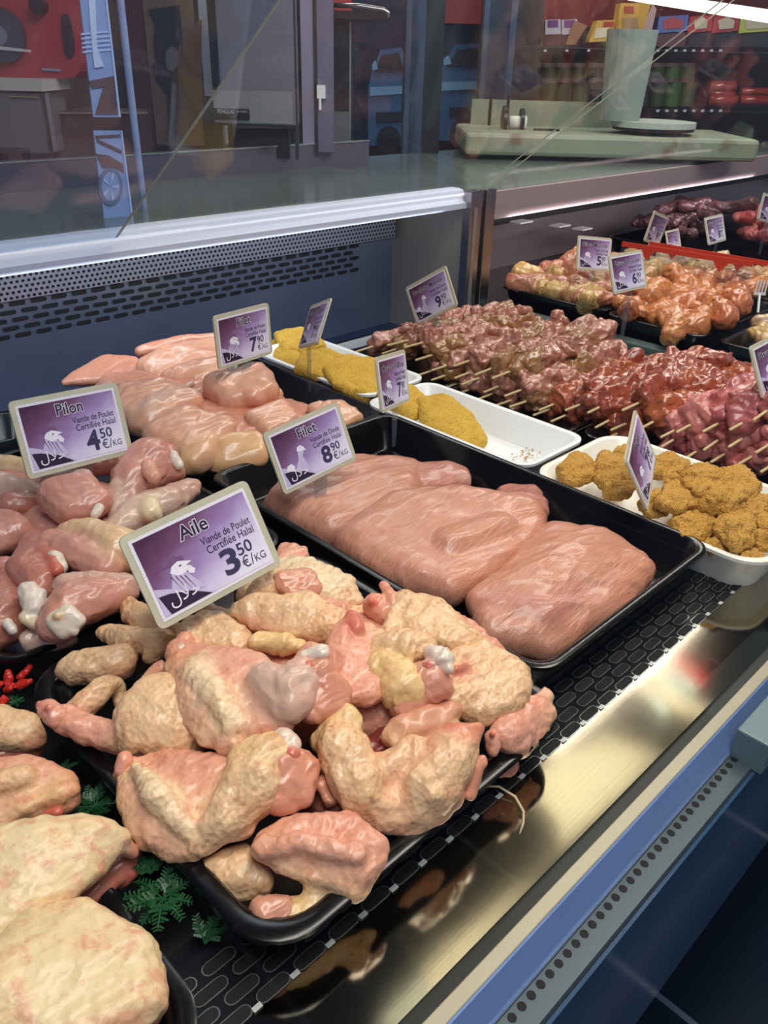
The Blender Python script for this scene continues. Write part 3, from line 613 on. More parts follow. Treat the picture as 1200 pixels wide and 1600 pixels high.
bread('yellow breaded escalope large oval one lying alone in the front white tray',[('H','yel',[(660,635,4,16),(690,630,4.4,16),(725,655,3.6,18),(748,690,2.2,14),(720,690,2.4,16),(675,660,3.4,20)])])
GN='brown breaded nuggets in the cream tray'
NUG=[('at the far left corner of the tray',900,735,5,30,1.1),('second along the far rim, larger',955,735,5.4,34,1.1),('at the far rim behind the tilted price card',975,712,4.6,20,.9),
('right behind the tilted price card',1043,730,5.2,34,.75),('low front left one by the turkey tray rim',965,762,4.6,30,.8),('at the foot of the tilted price card',1025,788,5.2,28,.9),
('small one right of the price card, back',1048,748,5.8,17,.9),('in the middle, elongated, tilted up left',1060,780,6.4,36,.75),('top of the heap, steep one',1100,750,7.6,34,1.0),
('right of the heap top, broad',1150,758,7.2,40,.9),('long one across the centre right',1130,785,7,38,.6),('right centre one by the picture edge',1178,790,6,30,.8),
('near front left, broad and flat',1085,822,4.6,40,.8),('near front, tall round one',1150,828,6,36,1.1),('at the near front rim',1125,852,4.2,28,.6),('right front one at the picture edge',1198,842,4.4,30,.9),('far right one cut by the picture edge',1205,815,5,30,.8),('low one under the heap centre',1110,800,4,34,.8),('foremost, against the near right rim',1172,868,4,18,.7)]
for lb,px,py,z,r,asp in NUG:
    q=np.random.RandomState(int(px*7+py)); a=q.uniform(-.6,.3); pr=[]
    for k in range(5):
        th=a+k*6.283/5+q.uniform(-.3,.3); pr.append((px+math.cos(th)*r*.72,py+math.sin(th)*r*.58*asp,z+q.uniform(-.5,.5),r*.34))
    bread('brown breaded chicken nugget, '+lb,[('H','yel',pr),('T','yel',[(px-r*.3,py+q.uniform(-4,4),z+.4,r*.5),(px+r*.3,py,z+.3,r*.45)])],'nugget','nugget',GN,M_NUG,ng=1)
cr=MB()
q=np.random.RandomState(4)
for i in range(46):
    p=at(q.normal(822,13),q.normal(712,5),.0085); s=q.uniform(.0008,.0022)
    cr.add([p+np.array([math.cos(a)*s,math.sin(a)*s,0]) for a in (0,1.6,3.1,4.7)]+[p+np.array([0,0,s])],[(0,1,4),(1,2,4),(2,3,4),(3,0,4)])
tag(cr.build('crumbs',plain('crumb','b98c48',.8)),'loose golden crumbs on the floor of the front white tray','crumbs',kind='stuff')
# ================================================================= SKEWERS
def chunkmesh(seed,cname,c2,s=.021,sh=(1.25,1,.8)):
    q=np.random.RandomState(seed); pr=[]
    pts=[]
    for k in range(8):
        d=np.array([(k&1)*2-1,(k>>1&1)*2-1,(k>>2&1)*2-1])*s*np.array(sh)*q.uniform(.45,.85,3)
        pts.append((Vector(d),s*q.uniform(.18,.34)))
    d=q.normal(size=3); d/=np.linalg.norm(d)
    pr=[('H',cname,pts),('H',c2,[(Vector(d*s*.7),s*.55),(Vector(d*s*1.0+q.normal(size=3)*s*.3),s*.35)])]
    me,_=blob(pr,.002,6,.0026,110,None,seed,np.zeros(3),.003,.0011); me.name='meat_chunk'; return me
CC.update(herb=lin('a86e5e'),herbd=lin('94683e'),spc=lin('984a34'),spcd=lin('a85a34'),raw=lin('c07672'),rawd=lin('a85a5c'),mo=lin('c98450'),mod=lin('b86a42'),my=lin('c9a468'),myd=lin('b0705a'),mp=lin('cfae90'),drk=lin('5a3a42'),rdm=lin('a8484e'))
KIND={}
for kn,mat,a,b_ in (('herb',M_HERB,'herb','herbd'),('spice',M_SPICE,'spc','spcd'),('raw',M_RAW,'raw','rawd')):
    ms=[chunkmesh(100+i*3+len(kn),(a,b_)[i%3==2],(b_,a)[i%2]) for i in range(6)]
    for m in ms: m.materials.append(mat)
    KIND[kn]=ms
def stick(L):
    m=MB().tube([(0,0,0),(L*.5,0,0),(L,0,0)],.0022,8); m.tube([(L,0,0),(L+.006,0,0)],[.0022,.0005],8)
    me=bpy.data.meshes.new('stick'); me.from_pydata(m.v,[],m.f); me.materials.append(M_STICK); me.shade_smooth(); return me
STK=stick(.37); ORD='first second third fourth fifth sixth seventh eighth ninth tenth eleventh twelfth thirteenth fourteenth fifteenth sixteenth seventeenth eighteenth nineteenth twentieth'.split()
def skewers(kn,tips,x0,desc,group,n=9,s=1.,L=.30):
    P=[atx(px,py,x0) for px,py in tips]
    P=sorted(P,key=lambda p:-p[1]); q=np.random.RandomState(len(kn)*11)
    for i,p in enumerate(P):
        lay='top' if p[2]>.058 else 'middle' if p[2]>.034 else 'bottom'
        e=empty('meat_skewer',(p[0]-.005,p[1],max(p[2],.014)),q.uniform(-.05,.05)); e.rotation_euler[1]=q.uniform(-.02,.02)
        tag(e,f'{desc}, {ORD[i]} counting from the corner post side, in the {lay} layer','meat skewer',group)
        o=bpy.data.objects.new('stick',STK); col.objects.link(o); o.parent=e
        for k in range(n):
            c=bpy.data.objects.new('meat_chunk',KIND[kn][(i*5+k*3+k//2)%6]); col.objects.link(c); c.parent=e
            c.location=(.062+L*(k+.5)/n,q.uniform(-.004,.004),q.uniform(-.003,.003)); c.rotation_euler=(q.uniform(0,6.28),q.uniform(-.35,.35),q.uniform(-.5,.5)); sc=s*q.uniform(1.05,1.4); c.scale=(sc*1.1,sc,sc*.95)
A_=[(559,549),(608,539),(635,542),(652,562),(652,587),(677,578),(712,571),(677,593),(713,590),(745,585),(772,590),(694,607),(724,600),(717,615),(747,624),(759,612),(791,618),(773,634),(799,635),(600,552)]
B_=[(845,640),(835,655),(863,662),(886,640),(921,644),(901,677),(933,667),(957,671),(946,688),(1006,667)]
C_=[(1035,682),(1060,674),(1101,673),(1143,670),(1036,697),(1072,716),(1102,702),(1141,697),(1113,721),(1156,724),(1183,706),(1191,736)]
skewers('herb',A_,1.09,'herb-marinated pink meat skewer','herb-marinated skewers beside the white trays',s=.98)
skewers('spice',B_+[(975,640)],1.12,'glossy red-brown spiced meat skewer','red spiced skewers in the middle',s=1.15)
skewers('raw',C_+[(1180,655)],1.12,'plain pink unseasoned meat skewer','plain pink skewers behind the nuggets',s=1.12)

# ================================================================= MARINATED PIECES IN THE SECOND CASE
def lump(seed,cname,c2,L=.05,W=.03,H_=.02):
    q=np.random.RandomState(seed); pr=[]
    S=[(Vector((L*(k-1.5)/1.5+q.uniform(-.005,.005),q.uniform(-W,W)*.4,q.uniform(0,H_*.5))),q.uniform(.55,.95)*W*.8) for k in range(4)]
    pr.append(('T',cname,S)); pr.append(('H',c2,[(Vector((q.uniform(-L,L)*.6,q.uniform(-W,W)*.6,H_*.3)),W*.45) for k in range(3)]))
    me,_=blob(pr,.0028,5,.0032,75,None,seed,np.zeros(3),.004,.0008); return me
def pile(name,cat,mat,cols,n,px,rows,desc,group,size=1.,seed=1,L=.05,W=.03):
    """rows: list of (label, x0,x1,y0,y1,z,count)"""
    q=np.random.RandomState(seed); ms=[lump(seed*10+i,cols[i%len(cols)],cols[(i+1)%len(cols)],L,W) for i in range(4)]
    for m in ms: m.materials.append(mat); m.name=name
    k=0
    for lb,x0,x1,y0,y1,z,cnt in rows:
        for i in range(cnt):
            o=bpy.data.objects.new(name,ms[k%4]); col.objects.link(o); k+=1
            t_=(i+.5)/cnt; x=x0+(x1-x0)*((i*.618)%1); y=y0+(y1-y0)*t_
            o.location=(x,y,z+q.uniform(-.004,.004)); o.rotation_euler=(q.uniform(-.4,.4),q.uniform(-.3,.3),q.uniform(0,6.28)); s=size*q.uniform(.8,1.15); o.scale=(s,s,s)
            tag(o,f'{desc} {lb}',cat,group)
pile('marinated_chicken_piece','marinated chicken',M_MARY,['my','myd'],0,0,[('at the near foot of the heap',1.75,1.84,1.02,1.27,.045,7),('lying across the middle of the heap',1.83,1.97,1.01,1.27,.062,7),('on the far side of the heap',1.96,2.09,1.01,1.27,.072,6)],'yellow-green marinated chicken beside the corner post,','yellow herb marinated chicken pieces',1.1,3,.045,.038)
pile('marinated_chicken_piece','marinated chicken',M_MARO,['mo','mod'],0,0,[('at the near foot of the heap',1.73,1.82,.765,.955,.045,7),('lying across the middle of the heap',1.82,1.94,.755,.955,.066,8),('on the far side of the heap',1.94,2.09,.755,.955,.074,7)],'glossy orange chicken piece in the middle tray,','orange spiced chicken pieces',1.1,5,.045,.04)
pile('marinated_chicken_piece','marinated chicken',M_MARO,['mo','my'],0,0,[('behind the row of price cards',2.16,2.32,.80,.96,.06,8)],'orange chicken wing piece near the small white fork,','orange wings at the right picture edge',.95,6)
pile('herbed_meat_piece','herbed meat',M_MARY,['mp','my'],0,0,[('behind the dark price card',1.73,1.95,.52,.665,.045,9)],'pale herbed meat piece at the right picture edge,','pale herbed meat pieces',1.0,7)
pile('marinated_chicken_piece','marinated chicken',M_MARY,['my','mp'],0,0,[('behind the red divider strip',2.16,2.42,1.0,1.2,.055,12)],'pale yellow marinated piece in the second row,','pale yellow pieces in the second row',1.,8)
T3='black trays in the second row of the second case'
tray(2.14,.985,2.5,1.25,.05,BLK,'black tray of pale yellow pieces behind the red divider strip',z=-.01,group=T3)
tray(2.14,.74,2.5,.975,.05,BLK,'black tray of orange wings at the right picture edge',z=-.01,group=T3)
tray(2.55,.95,3.2,1.5,.05,BLK,'far black tray of dark sausages and red meat',z=-.01,group=T3)
pile('dark_sausage','sausage',M_DARK,['drk','drk'],0,0,[('left end of the row',2.62,2.9,1.26,1.46,.08,11),('upper layer beside the red meat',2.7,3.0,1.22,1.42,.125,7)],'dark plum sausage below the far fascia,','dark sausages at the back of the second case',1.15,9,.06,.026)
pile('red_meat_cut','red meat',M_RAW,['rdm','raw'],0,0,[('beside the dark sausages',2.75,3.15,.98,1.2,.07,9),('top of the heap at the right picture edge',2.8,3.15,1.0,1.18,.115,6)],'red meat cut in the far tray,','red meat cuts at the back of the second case',1.2,10)
# clear divider with red strip, fork
for lb,a,b_ in (('near',(972,381),(1176,413)),('far',(1015,381),(1200,412))):
    p=atx(*a,1.95 if lb=='near' else 2.05); q_=at(*b_,p[2]) if False else None
    ya=p[1]; pb=ray(*b_); 
    # run the strip at constant height
    pb=at(b_[0],b_[1],p[2])
    m=MB(); dv=np.array(pb)-np.array(p); dv/=np.linalg.norm(dv); e=empty('shelf_divider',tuple(p)); tag(e,f'clear plastic divider with a red top strip, the {lb} one of the two','divider')
    L=float(np.linalg.norm(np.array(pb)-np.array(p))); ang=math.atan2(dv[1],dv[0]); e.rotation_euler=(0,0,ang)
    MB().box((0,-.002,-.006),(L,.002,.006)).build('red_strip',plain('red_plastic_strip','c23a28',.35,0,.05),e)
    MB().box((0,-.001,-.10),(L,.001,-.006)).build('clear_plate',glassm('clear_plastic',(.9,.92,.92),.04,.03),e)
    for k in (.22,.78): MB().add([(L*k-.02,-.003,-.004),(L*k+.02,-.003,-.004),(L*k,-.003,-.03)],[(0,1,2)]).build('red_clip',plain('red_plastic_strip','c23a28'),e)
p=atx(1180,458,1.98); e=empty('serving_fork',tuple(p),-.9); tag(e,'small white serving fork stuck among the orange wings','fork')
m=MB()
for k in range(4): m.tube([(k*.007,0,.0),(k*.007+.001,.0,.03)],.0018,6)
m.box((-.003,-.001,-.004),(.024,.001,.002)); m.tube([(.0105,0,0),(.0105,-.02,-.04)],.003,6); m.build('fork_head',WHT,e)

# ================================================================= PRICE CARDS
t=NT('price_card_print'); tc_=t.n('ShaderNodeTexCoord'); sx=t.n('ShaderNodeSeparateXYZ'); t.l(tc_.outputs['Generated'],sx.inputs[0])
gr=t.math('ADD',t.math('MULTIPLY',sx.outputs[0],.55),t.math('MULTIPLY',t.math('SUBTRACT',1.,sx.outputs[2]),.6)); nz=noise(t,tc_.outputs['Generated'],4,5)
gr=t.math('ADD',gr,t.math('MULTIPLY',t.math('SUBTRACT',nz,.5),.25))
pbsdf(t,t.ramp(gr,[(.08,lin('4f2645')),(.32,lin('764a70')),(.55,lin('a488bd')),(.78,lin('d6c8ea')),(1,lin('efeafa'))]),.35); CARD=t.m
HOLD=plain('yellowed_clear_holder','ded8bc',.22,0,.14,60,Transmission_Weight=.25); WPAP=plain('white_card_margin','ece8f2',.5,0,.02)
TXD=plain('dark_purple_ink','2c1838',.5); TXW=plain('white_halo_ink','f3eef8',.5,0,.01); PALEI=plain('pale_lilac_ink','cdbfe0',.5); MIDI=plain('mauve_ink','7a5580',.5); CLEAR=glassm('clear_spike',(.85,.87,.85),.05,.06)
PHOL=plain('grey_blue_ink','3a3658',.5)
_tx={}
def textmesh(s,off=0.):
    k=(s,off)
    if k in _tx: return _tx[k]
    c=bpy.data.curves.new('t','FONT'); c.body=s; c.size=1; c.offset=off; c.resolution_u=3; o=bpy.data.objects.new('t',c); col.objects.link(o)
    me=bpy.data.meshes.new_from_object(o.evaluated_get(bpy.context.evaluated_depsgraph_get())); bpy.data.objects.remove(o)
    n=len(me.vertices); V=np.empty(n*3,np.float32); me.vertices.foreach_get('co',V); V=V.reshape(-1,3)
    _tx[k]=(V.copy(),[tuple(p.vertices) for p in me.polygons]); return _tx[k]
def puttext(parent,name,s,u,v,w,h,mat,W,H,y=-.0026,off=0.,rot=0.,ref=None):
    """text s fitted in box (u,v left-bottom; w,h) in card fractions"""
    V,Fc=textmesh(s,off); R,_=textmesh(s,0.) ; mn,mx=R.min(0),R.max(0)
    x=(V[:,0]-mn[0])/(mx[0]-mn[0])*w*W; z=(V[:,1]-mn[1])/(mx[1]-mn[1])*h*H
    c,s_=math.cos(rot),math.sin(rot)
    pts=[((u-.5)*W+a*c-b*s_,y,(v-.5)*H+a*s_+b*c) for a,b in zip(x,z)]
    me=bpy.data.meshes.new(name); me.from_pydata(pts,[],Fc); return link(name,me,mat,parent)
def flat(parent,name,pts,mat,W,H,y):
    me=bpy.data.meshes.new(name); me.from_pydata([((u-.5)*W,y,(v-.5)*H) for u,v in pts],[],[tuple(range(len(pts)))]); return link(name,me,mat,parent)
TAGS={
'aile':([0.3219, 0.5413, 0.1631],[[0.9942, 0.0729, -0.0796], [-0.0284, 0.888, 0.459], [0.1042, -0.454, 0.8849]],0.1298,'Aile','Viande de Poulet','3','50','white framed purple price card reading Aile standing in the chicken wings',1),
'pilon':([0.3629, 0.8734, 0.162],[[0.9973, -0.0502, 0.054], [0.0304, 0.9473, 0.3188], [-0.0672, -0.3163, 0.9463]],0.1322,'Pilon','Viande de Poulet','4','50','purple price card reading Pilon standing over the drumsticks',1),
'dinde':([0.5854, 0.7085, 0.1276],[[0.9949, 0.0517, -0.0864], [-0.016, 0.9284, 0.3713], [0.0994, -0.3681, 0.9245]],0.118,'Filet','Viande de Dinde','8','90','purple price card reading Filet 8 90 above the turkey fillets',2),
'poulet':([0.7309, 1.0454, 0.1606],[[0.9815, -0.1907, 0.0194], [0.1883, 0.9781, 0.0887], [-0.0359, -0.0834, 0.9959]],0.1239,'Filet','Viande de Poulet','7','90','purple price card reading Filet 7 90 above the chicken breast fillets',1),
'escal':([0.8767, 1.0455, 0.1517],[[-0.353, 0.783, 0.5121], [-0.8663, -0.4804, 0.1373], [0.3535, -0.3951, 0.8479]],0.118,'Escalope','Viande de Poulet','7','90','sharply turned narrow price card over the rear yellow escalopes',1),
'broch':([1.1833, 1.0576, 0.1466],[[0.0124, 0.9982, 0.0594], [-0.8535, -0.0204, 0.5207], [0.521, -0.0571, 0.8517]],0.118,'Brochette Marinée','Viande de Dinde','9','90','tilted price card reading Brochette over the herb skewers by the corner post',2),
'cordon':([0.8145, 0.7944, 0.136],[[0.9039, -0.4203, 0.0792], [0.3865, 0.8819, 0.2699], [-0.1833, -0.2133, 0.9596]],0.118,'Cordon Bleu','Viande de Poulet','7','90','price card reading Cordon Bleu between the two white trays',1),
'nugget':([0.8762, 0.4198, 0.1216],[[0.882, -0.316, -0.3497], [0.4353, 0.8304, 0.3476], [0.1806, -0.4588, 0.87]],0.118,'Nugget','Viande de Poulet','7','80','diamond-tilted price card reading Nugget in the brown nuggets',1),
'edge':([1.2288, 0.4123, 0.1699],[[0.998, 0.0509, -0.0379], [-0.0288, 0.8953, 0.4446], [0.0566, -0.4426, 0.8949]],0.118,'Brochette','Viande de Dinde','8','90','dark purple price card over the plain pink skewers, cut by the picture edge',1),
'c5':([1.8008, 1.085, 0.1445],[[0.9674, 0.1745, 0.1834], [-0.2112, 0.9557, 0.205], [-0.1395, -0.2371, 0.9614]],0.118,'Pilon Mariné','Viande de Poulet','5','90','pinkish price card reading 5 90 over the yellow marinated chicken',1),
'c6':([1.5825, 0.8676, 0.1713],[[0.9967, 0.0737, 0.033], [-0.0807, 0.9288, 0.3617], [-0.004, -0.3632, 0.9317]],0.118,'Cuisse Désossée','Viande de Poulet','6','90','pinkish price card reading 6 90 in front of the orange chicken',1),
'ca':([2.1454, 1.1124, 0.1624],[[0.9614, -0.0884, 0.2605], [0.1097, 0.9916, -0.0683], [-0.2523, 0.0942, 0.9631]],0.118,'Merguez','Viande de Poulet','9','90','slanted pink price card behind the left end of the red divider strip',1),
'cb':([2.35, 1.16, 0.105],[[0.9999, -0.007, -0.0105], [0.0103, 0.931, 0.3649], [0.0072, -0.3649, 0.931]],0.08,'Saucisse','Viande','7','90','small faint price card partly behind the red divider strip',0),
'cc':([2.4747, 1.0955, 0.1283],[[0.9999, -0.007, -0.0105], [0.0103, 0.931, 0.3649], [0.0072, -0.3649, 0.931]],0.118,'Saucisse','Viande de Boeuf','8','90','pink price card reading 8 90 in front of the dark sausages',1),
'cd':([2.7176, 1.0424, 0.169],[[0.9552, 0.1737, 0.2396], [-0.1961, 0.9779, 0.0728], [-0.2217, -0.1165, 0.9681]],0.118,'Boeuf','Viande','9','90','pink price card cut by the right picture edge above the red meat',1)}
def rr(W,H,r,y,n=5): return [(x,y,z) for x,z in rrect(-W/2,-H/2,W/2,H/2,r,n)]
for key,(pos,Mx,W,title,det,big,small,label,bird) in TAGS.items():
    H_=W*.67; e=empty('price_card',(0,0,0)); tag(e,label,'price card','price cards on clear spikes')
    Mw=Matrix.Identity(4)
    for i in range(3):
        for j in range(3): Mw[i][j]=Mx[i][j]
        Mw[i][3]=pos[i]
    e.matrix_world=Mw
    a=rr(W,H_,W*.05,-.0012); b_=rr(W,H_,W*.05,.0016); n=len(a)
    MB().add(a+b_,[tuple(range(n)),tuple(range(2*n-1,n-1,-1))]+[(i,(i+1)%n,(i+1)%n+n,i+n) for i in range(n)]).build('holder',HOLD,e)
    MB().box((-W*.455,-.0017,-H_*.44),(W*.45,-.0011,H_*.43)).build('card_margin',WPAP,e)
    MB().box((-W*.43,-.0021,-H_*.405),(W*.43,-.0016,H_*.40)).build('printed_card',CARD,e); e0=e; e=bpy.data.objects[-1] if False else [c for c in e.children if c.name.startswith('printed_card')][0]
    W2,H2=W*.86,H_*.805
    lt=len(title)
    if lt<=6: u,w_=.36,{4:.25,5:.28,6:.34}.get(lt,.25); hh=.18
    else: u,w_,hh=.08,.84,.13
    v=.76
    yy=-.0022
    puttext(e,'title_halo',title,u,v,w_,hh,TXW,W2,H2,yy-.0001,.05)
    puttext(e,'title_text',title,u,v,w_,hh,TXD,W2,H2,yy-.0003,.016)
    puttext(e,'detail_text',det,.50,.585,.46,.10,TXD,W2,H2,yy-.0002); puttext(e,'detail_text','Certifiée Halal',.52,.455,.44,.105,TXD,W2,H2,yy-.0002)
    puttext(e,'price_text',big,.60,.09,.13,.32,PHOL,W2,H2,yy-.0002,.03); puttext(e,'price_text',small,.755,.25,.135,.16,PHOL,W2,H2,yy-.0002,.01)
    puttext(e,'price_unit','€/',.755,.07,.11,.16,PHOL,W2,H2,yy-.0002); puttext(e,'price_unit','KG',.875,.08,.10,.10,PHOL,W2,H2,yy-.0002)
    flat(e,'emblem_band',[(0,.37),(.30,.17),(.44,0),(0,0)],PALEI,W2,H2,yy-.0001); flat(e,'emblem_corner',[(.01,.26),(.10,.24),(.27,.15),(.42,0),(.05,0)],TXD if key!='x' else TXD,W2,H2,yy-.0002)
    if bird==1:
        flat(e,'rooster_neck',[(.13,.27),(.17,.40),(.18,.48),(.28,.47),(.30,.38),(.34,.26),(.40,.10),(.28,.17)],PALEI,W2,H2,yy-.00025)
        flat(e,'rooster_head',[(.17,.46),(.20,.53),(.26,.56),(.31,.53),(.37,.49),(.32,.47),(.31,.40),(.24,.38)],TXW,W2,H2,yy-.0003)
        flat(e,'rooster_comb',[(.16,.54),(.11,.55),(.17,.58),(.19,.63),(.22,.61),(.25,.65),(.27,.61),(.31,.61),(.32,.55),(.26,.565),(.20,.535)],MIDI,W2,H2,yy-.00035)
        flat(e,'rooster_wattle',[(.31,.46),(.34,.45),(.37,.38),(.35,.33),(.31,.36)],TXW,W2,H2,yy-.0004); flat(e,'rooster_eye',[(.255,.50),(.275,.51),(.28,.49),(.26,.48)],MIDI,W2,H2,yy-.0005)
        for k in range(4): flat(e,'rooster_feather',[(.16+k*.035,.42-k*.02),(.17+k*.035,.43-k*.02),(.21+k*.04,.20-k*.03)],MIDI,W2,H2,yy-.0004)
    elif bird==2:
        flat(e,'turkey_neck',[(.16,.20),(.26,.40),(.28,.55),(.34,.58),(.37,.52),(.33,.42),(.35,.30),(.40,.08),(.28,.15)],PALEI,W2,H2,yy-.00025)
        flat(e,'turkey_head',[(.27,.55),(.29,.62),(.34,.64),(.38,.58),(.40,.50),(.36,.53),(.33,.52)],TXW,W2,H2,yy-.0003); flat(e,'turkey_eye',[(.32,.59),(.335,.60),(.335,.58)],MIDI,W2,H2,yy-.0004)
        flat(e,'turkey_body',[(.05,.27),(.08,.36),(.14,.38),(.18,.30),(.15,.22)],TXW,W2,H2,yy-.0003)
    if lt<=6 or True: puttext(e,'halal_text','\uFEDD\uFEFC\uFEA3',.08,.035,.26,.22,TXW,W2,H2,yy-.0004)
    e=e0
    # spike: flared clear foot running down into the food, straight down in the world
    dn=Mw.to_3x3().inverted()@Vector((0,0,-1)); L=pos[2]-W*.33-(.05 if key in('aile','pilon','poulet') else .03); L=max(L,.02)
    s0=Vector((0,.0008,-H_*.46)); s1=s0+dn*L
    m=MB(); m.add([s0+Vector((-W*.10,-.001,0)),s0+Vector((W*.10,-.001,0)),s0+Vector((W*.10,.001,0)),s0+Vector((-W*.10,.001,0)),s1+Vector((-W*.05,-.001,0)),s1+Vector((W*.05,-.001,0)),s1+Vector((W*.05,.001,0)),s1+Vector((-W*.05,.001,0))],[(0,1,5,4),(1,2,6,5),(2,3,7,6),(3,0,4,7),(4,5,6,7),(0,3,2,1)])
    m.build('spike',CLEAR,e)

# ================================================================= GARNISH, FIBRE
LEAF=plain('parsley_green','154f28',.45,0,.4,40,Subsurface_Weight=.05)
def sprig(px,py,z,label,n=7,R=45,seed=0,ang=0.,spread=6.28):
    q=np.random.RandomState(seed); c=at(px,py,z); e=empty('parsley_sprig',tuple(c)); tag(e,label,'parsley')
    st=MB(); lf=MB(); rr_=R*depth(c)/F
    for k in range(n):
        a=ang+spread*(k+.5)/n-spread/2+q.uniform(-.2,.2); L=rr_*q.uniform(.6,1.1); d=Vector((math.cos(a),math.sin(a),q.uniform(-.05,.45))).normalized()
        st.tube([(0,0,0),d*L*.5+Vector((0,0,L*.08)),d*L],.0007,6)
        side=d.cross(Vector((0,0,1))).normalized(); up=side.cross(d)
        for j in range(7):
            f=.25+j*.13; base=d*L*f+Vector((0,0,L*.08*(1-f)))
            for s_ in (-1,1):
                l2=L*(.34-.03*j)*q.uniform(.8,1.2); dd=(d*.6+side*s_+up*q.uniform(-.2,.5)).normalized(); pp=d.cross(dd).cross(dd).normalized()
                pts=[base]; 
                for i in range(5):
                    g=(i+1)/6; w_=(.26 if i%2==0 else .12)*l2*(1-g*.5); pts.append(base+dd*l2*g+pp*w_)
                pts.append(base+dd*l2)
                for i in range(4,-1,-1):
                    g=(i+1)/6; w_=(.26 if i%2==0 else .12)*l2*(1-g*.5); pts.append(base+dd*l2*g-pp*w_)
                m=len(pts); lf.add(pts,[(0,i,i+1) for i in range(1,m-1)])
    st.build('stem',LEAF,e); lf.build('leaves',LEAF,e)
sprig(255,1405,.028,'green parsley sprig between the largest thigh and the wing tray',10,55,1)
sprig(235,1365,.03,'thin parsley sprig pointing up under the red blotched thigh',6,45,2,1.2,2.5)
sprig(320,1475,.012,'small parsley sprig lying loose by the slotted grille',4,45,3,.6,1.6)
sprig(150,1260,.02,'parsley sprig tucked behind the cream thigh along the tray rim',9,38,4)
sprig(98,1205,.02,'parsley tuft showing above the cream thigh',6,24,5)
sprig(22,1098,.02,'parsley tuft beneath the red garnish flower',7,24,6)
m=[]
q=np.random.RandomState(3); pr=[]
c=at(8,1075,.03)
for k in range(9):
    a=k*2.4; r_=.004+.0018*k; d=np.array([math.cos(a)*r_,math.sin(a)*r_,.004-.0006*k]); pr.append(('T','red',[(Vector(c+d),.0045),(Vector(c+d*1.7+np.array([0,0,.003])),.003)]))
CC['gred']=lin('d02a1c'); pr=[(k,'gred',S) for k,_,S in pr]
me,org=blob(pr,.0012,1,.0004,300,None,5,None); me.name='garnish_flower'; tag(link('garnish_flower',me,plain('red_garnish','c8281c',.4),None,org),'curly red garnish flower at the left picture edge by the wing tray','garnish')
tag(MB().tube([at(755,1228,.012),at(780,1229,.006),at(805,1245,.003),at(818,1268,.002),at(818,1285,.0015),at(812,1302,.001)],[.0009,.0011,.0012,.0012,.001,.0005],6).build('meat_fibre',plain('pale_sinew','d8c29a',.5),None,loc=tuple(at(800,1250,0)),smooth=True),'thin pale curved sinew strand lying on the steel deck','sinew strand')
# ================================================================= BEHIND THE COUNTER
UL=np.array([.7127,-.7015,0]); WF=np.array([.7015,.7127,0]); RZ=math.atan2(UL[1],UL[0])
def atw(px,py,D): d=ray(px,py); return CAM+d*(D/(WF@d))
def loc2(p,o): v=np.array(p)-np.array(o); return (float(UL@v),float(WF@v),float(v[2]))
class FB:
    """a thing whose boxes are set square to the room's diagonal fittings, origin at its base"""
    def __init__(s,name,label,cat,px,py,D,group=None):
        s.o=atw(px,py,D); s.D=D; s.e=empty(name,tuple(s.o),RZ); tag(s.e,label,cat,group)
    def L(s,px,py,D=None): return loc2(atw(px,py,D or s.D),s.o)
    def box(s,name,x0,y0,x1,y1,T,mat,D=None,bevel=0):
        a=s.L(x0,y0,D); b=s.L(x1,y1,D); o=MB().box((a[0],a[1],b[2]),(b[0],a[1]+T,a[2])).build(name,mat,s.e,bevel=bevel); return o
    def poly(s,name,pts,mat,D=None,T=.004):
        P=[s.L(x,y,D) for x,y in pts]; n=len(P); Q=[(a,b+T,c) for a,b,c in P]
        return MB().add(P+Q,[tuple(range(n)),tuple(range(2*n-1,n-1,-1))]+[(i,(i+1)%n,(i+1)%n+n,i+n) for i in range(n)]).build(name,mat,s.e)
    def cyl(s,name,px,y0,y1,rpx,mat,D=None,r2=None,n=20):
        a=Vector(s.L(px,y1,D)); b=Vector(s.L(px,y0,D)); b.x=a.x; r=rpx*(D or s.D)/F
        return MB().tube([a,b],[r,r if r2 is None else r2*(D or s.D)/F],n).build(name,mat,s.e,smooth=False)
P_=plain
# rear counter slab carrying the machines
t_=MB().box((-.35,1.83,.225),(1.95,2.44,.255)); o=t_.build('rear_counter',P_('rear_counter_top','3a3d42',.35,.3,.2),None,loc=(.6,2.1,.225)); tag(o,'dark rear worktop behind the grey upstand, carrying the machines','worktop')
# slicer housing / scale in grey with black plate
f=FB('weighing_machine','grey steel machine with a black nameplate and tubular leg behind the upstand','machine',400,245,2.2)
f.box('housing',328,-120,462,196,.10,P_('machine_grey','7d7b88',.4,.4,.08)); f.box('lower_panel',332,140,458,194,.004,P_('machine_grey_panel','8a8b90',.4,.3),D=2.19)
f.box('nameplate',334,169,390,188,.004,P_('black_nameplate','12161a',.35),D=2.185)
f.cyl('leg',354,196,250,6,STEELP,D=2.24); f.cyl('foot',354,240,262,11,P_('dark_foot','2a2f36',.5),D=2.24)
f.box('dark_bay',362,200,452,248,.05,BLKM,D=2.26)
f.box('hinge_column',452,-120,466,250,.03,P_('dark_edge','26282e',.4),D=2.21)
def wtext(fb,name,s,x0,y0,x1,y1,mat,D):
    V,Fc=textmesh(s); mn,mx=V.min(0),V.max(0); a=fb.L(x0,y1,D); b=fb.L(x1,y0,D)
    pts=[(a[0]+(v[0]-mn[0])/(mx[0]-mn[0])*(b[0]-a[0]),a[1],a[2]+(v[1]-mn[1])/(mx[1]-mn[1])*(b[2]-a[2])) for v in V]
    me=bpy.data.meshes.new(name); me.from_pydata(pts,[],Fc); link(name,me,mat,fb.e)
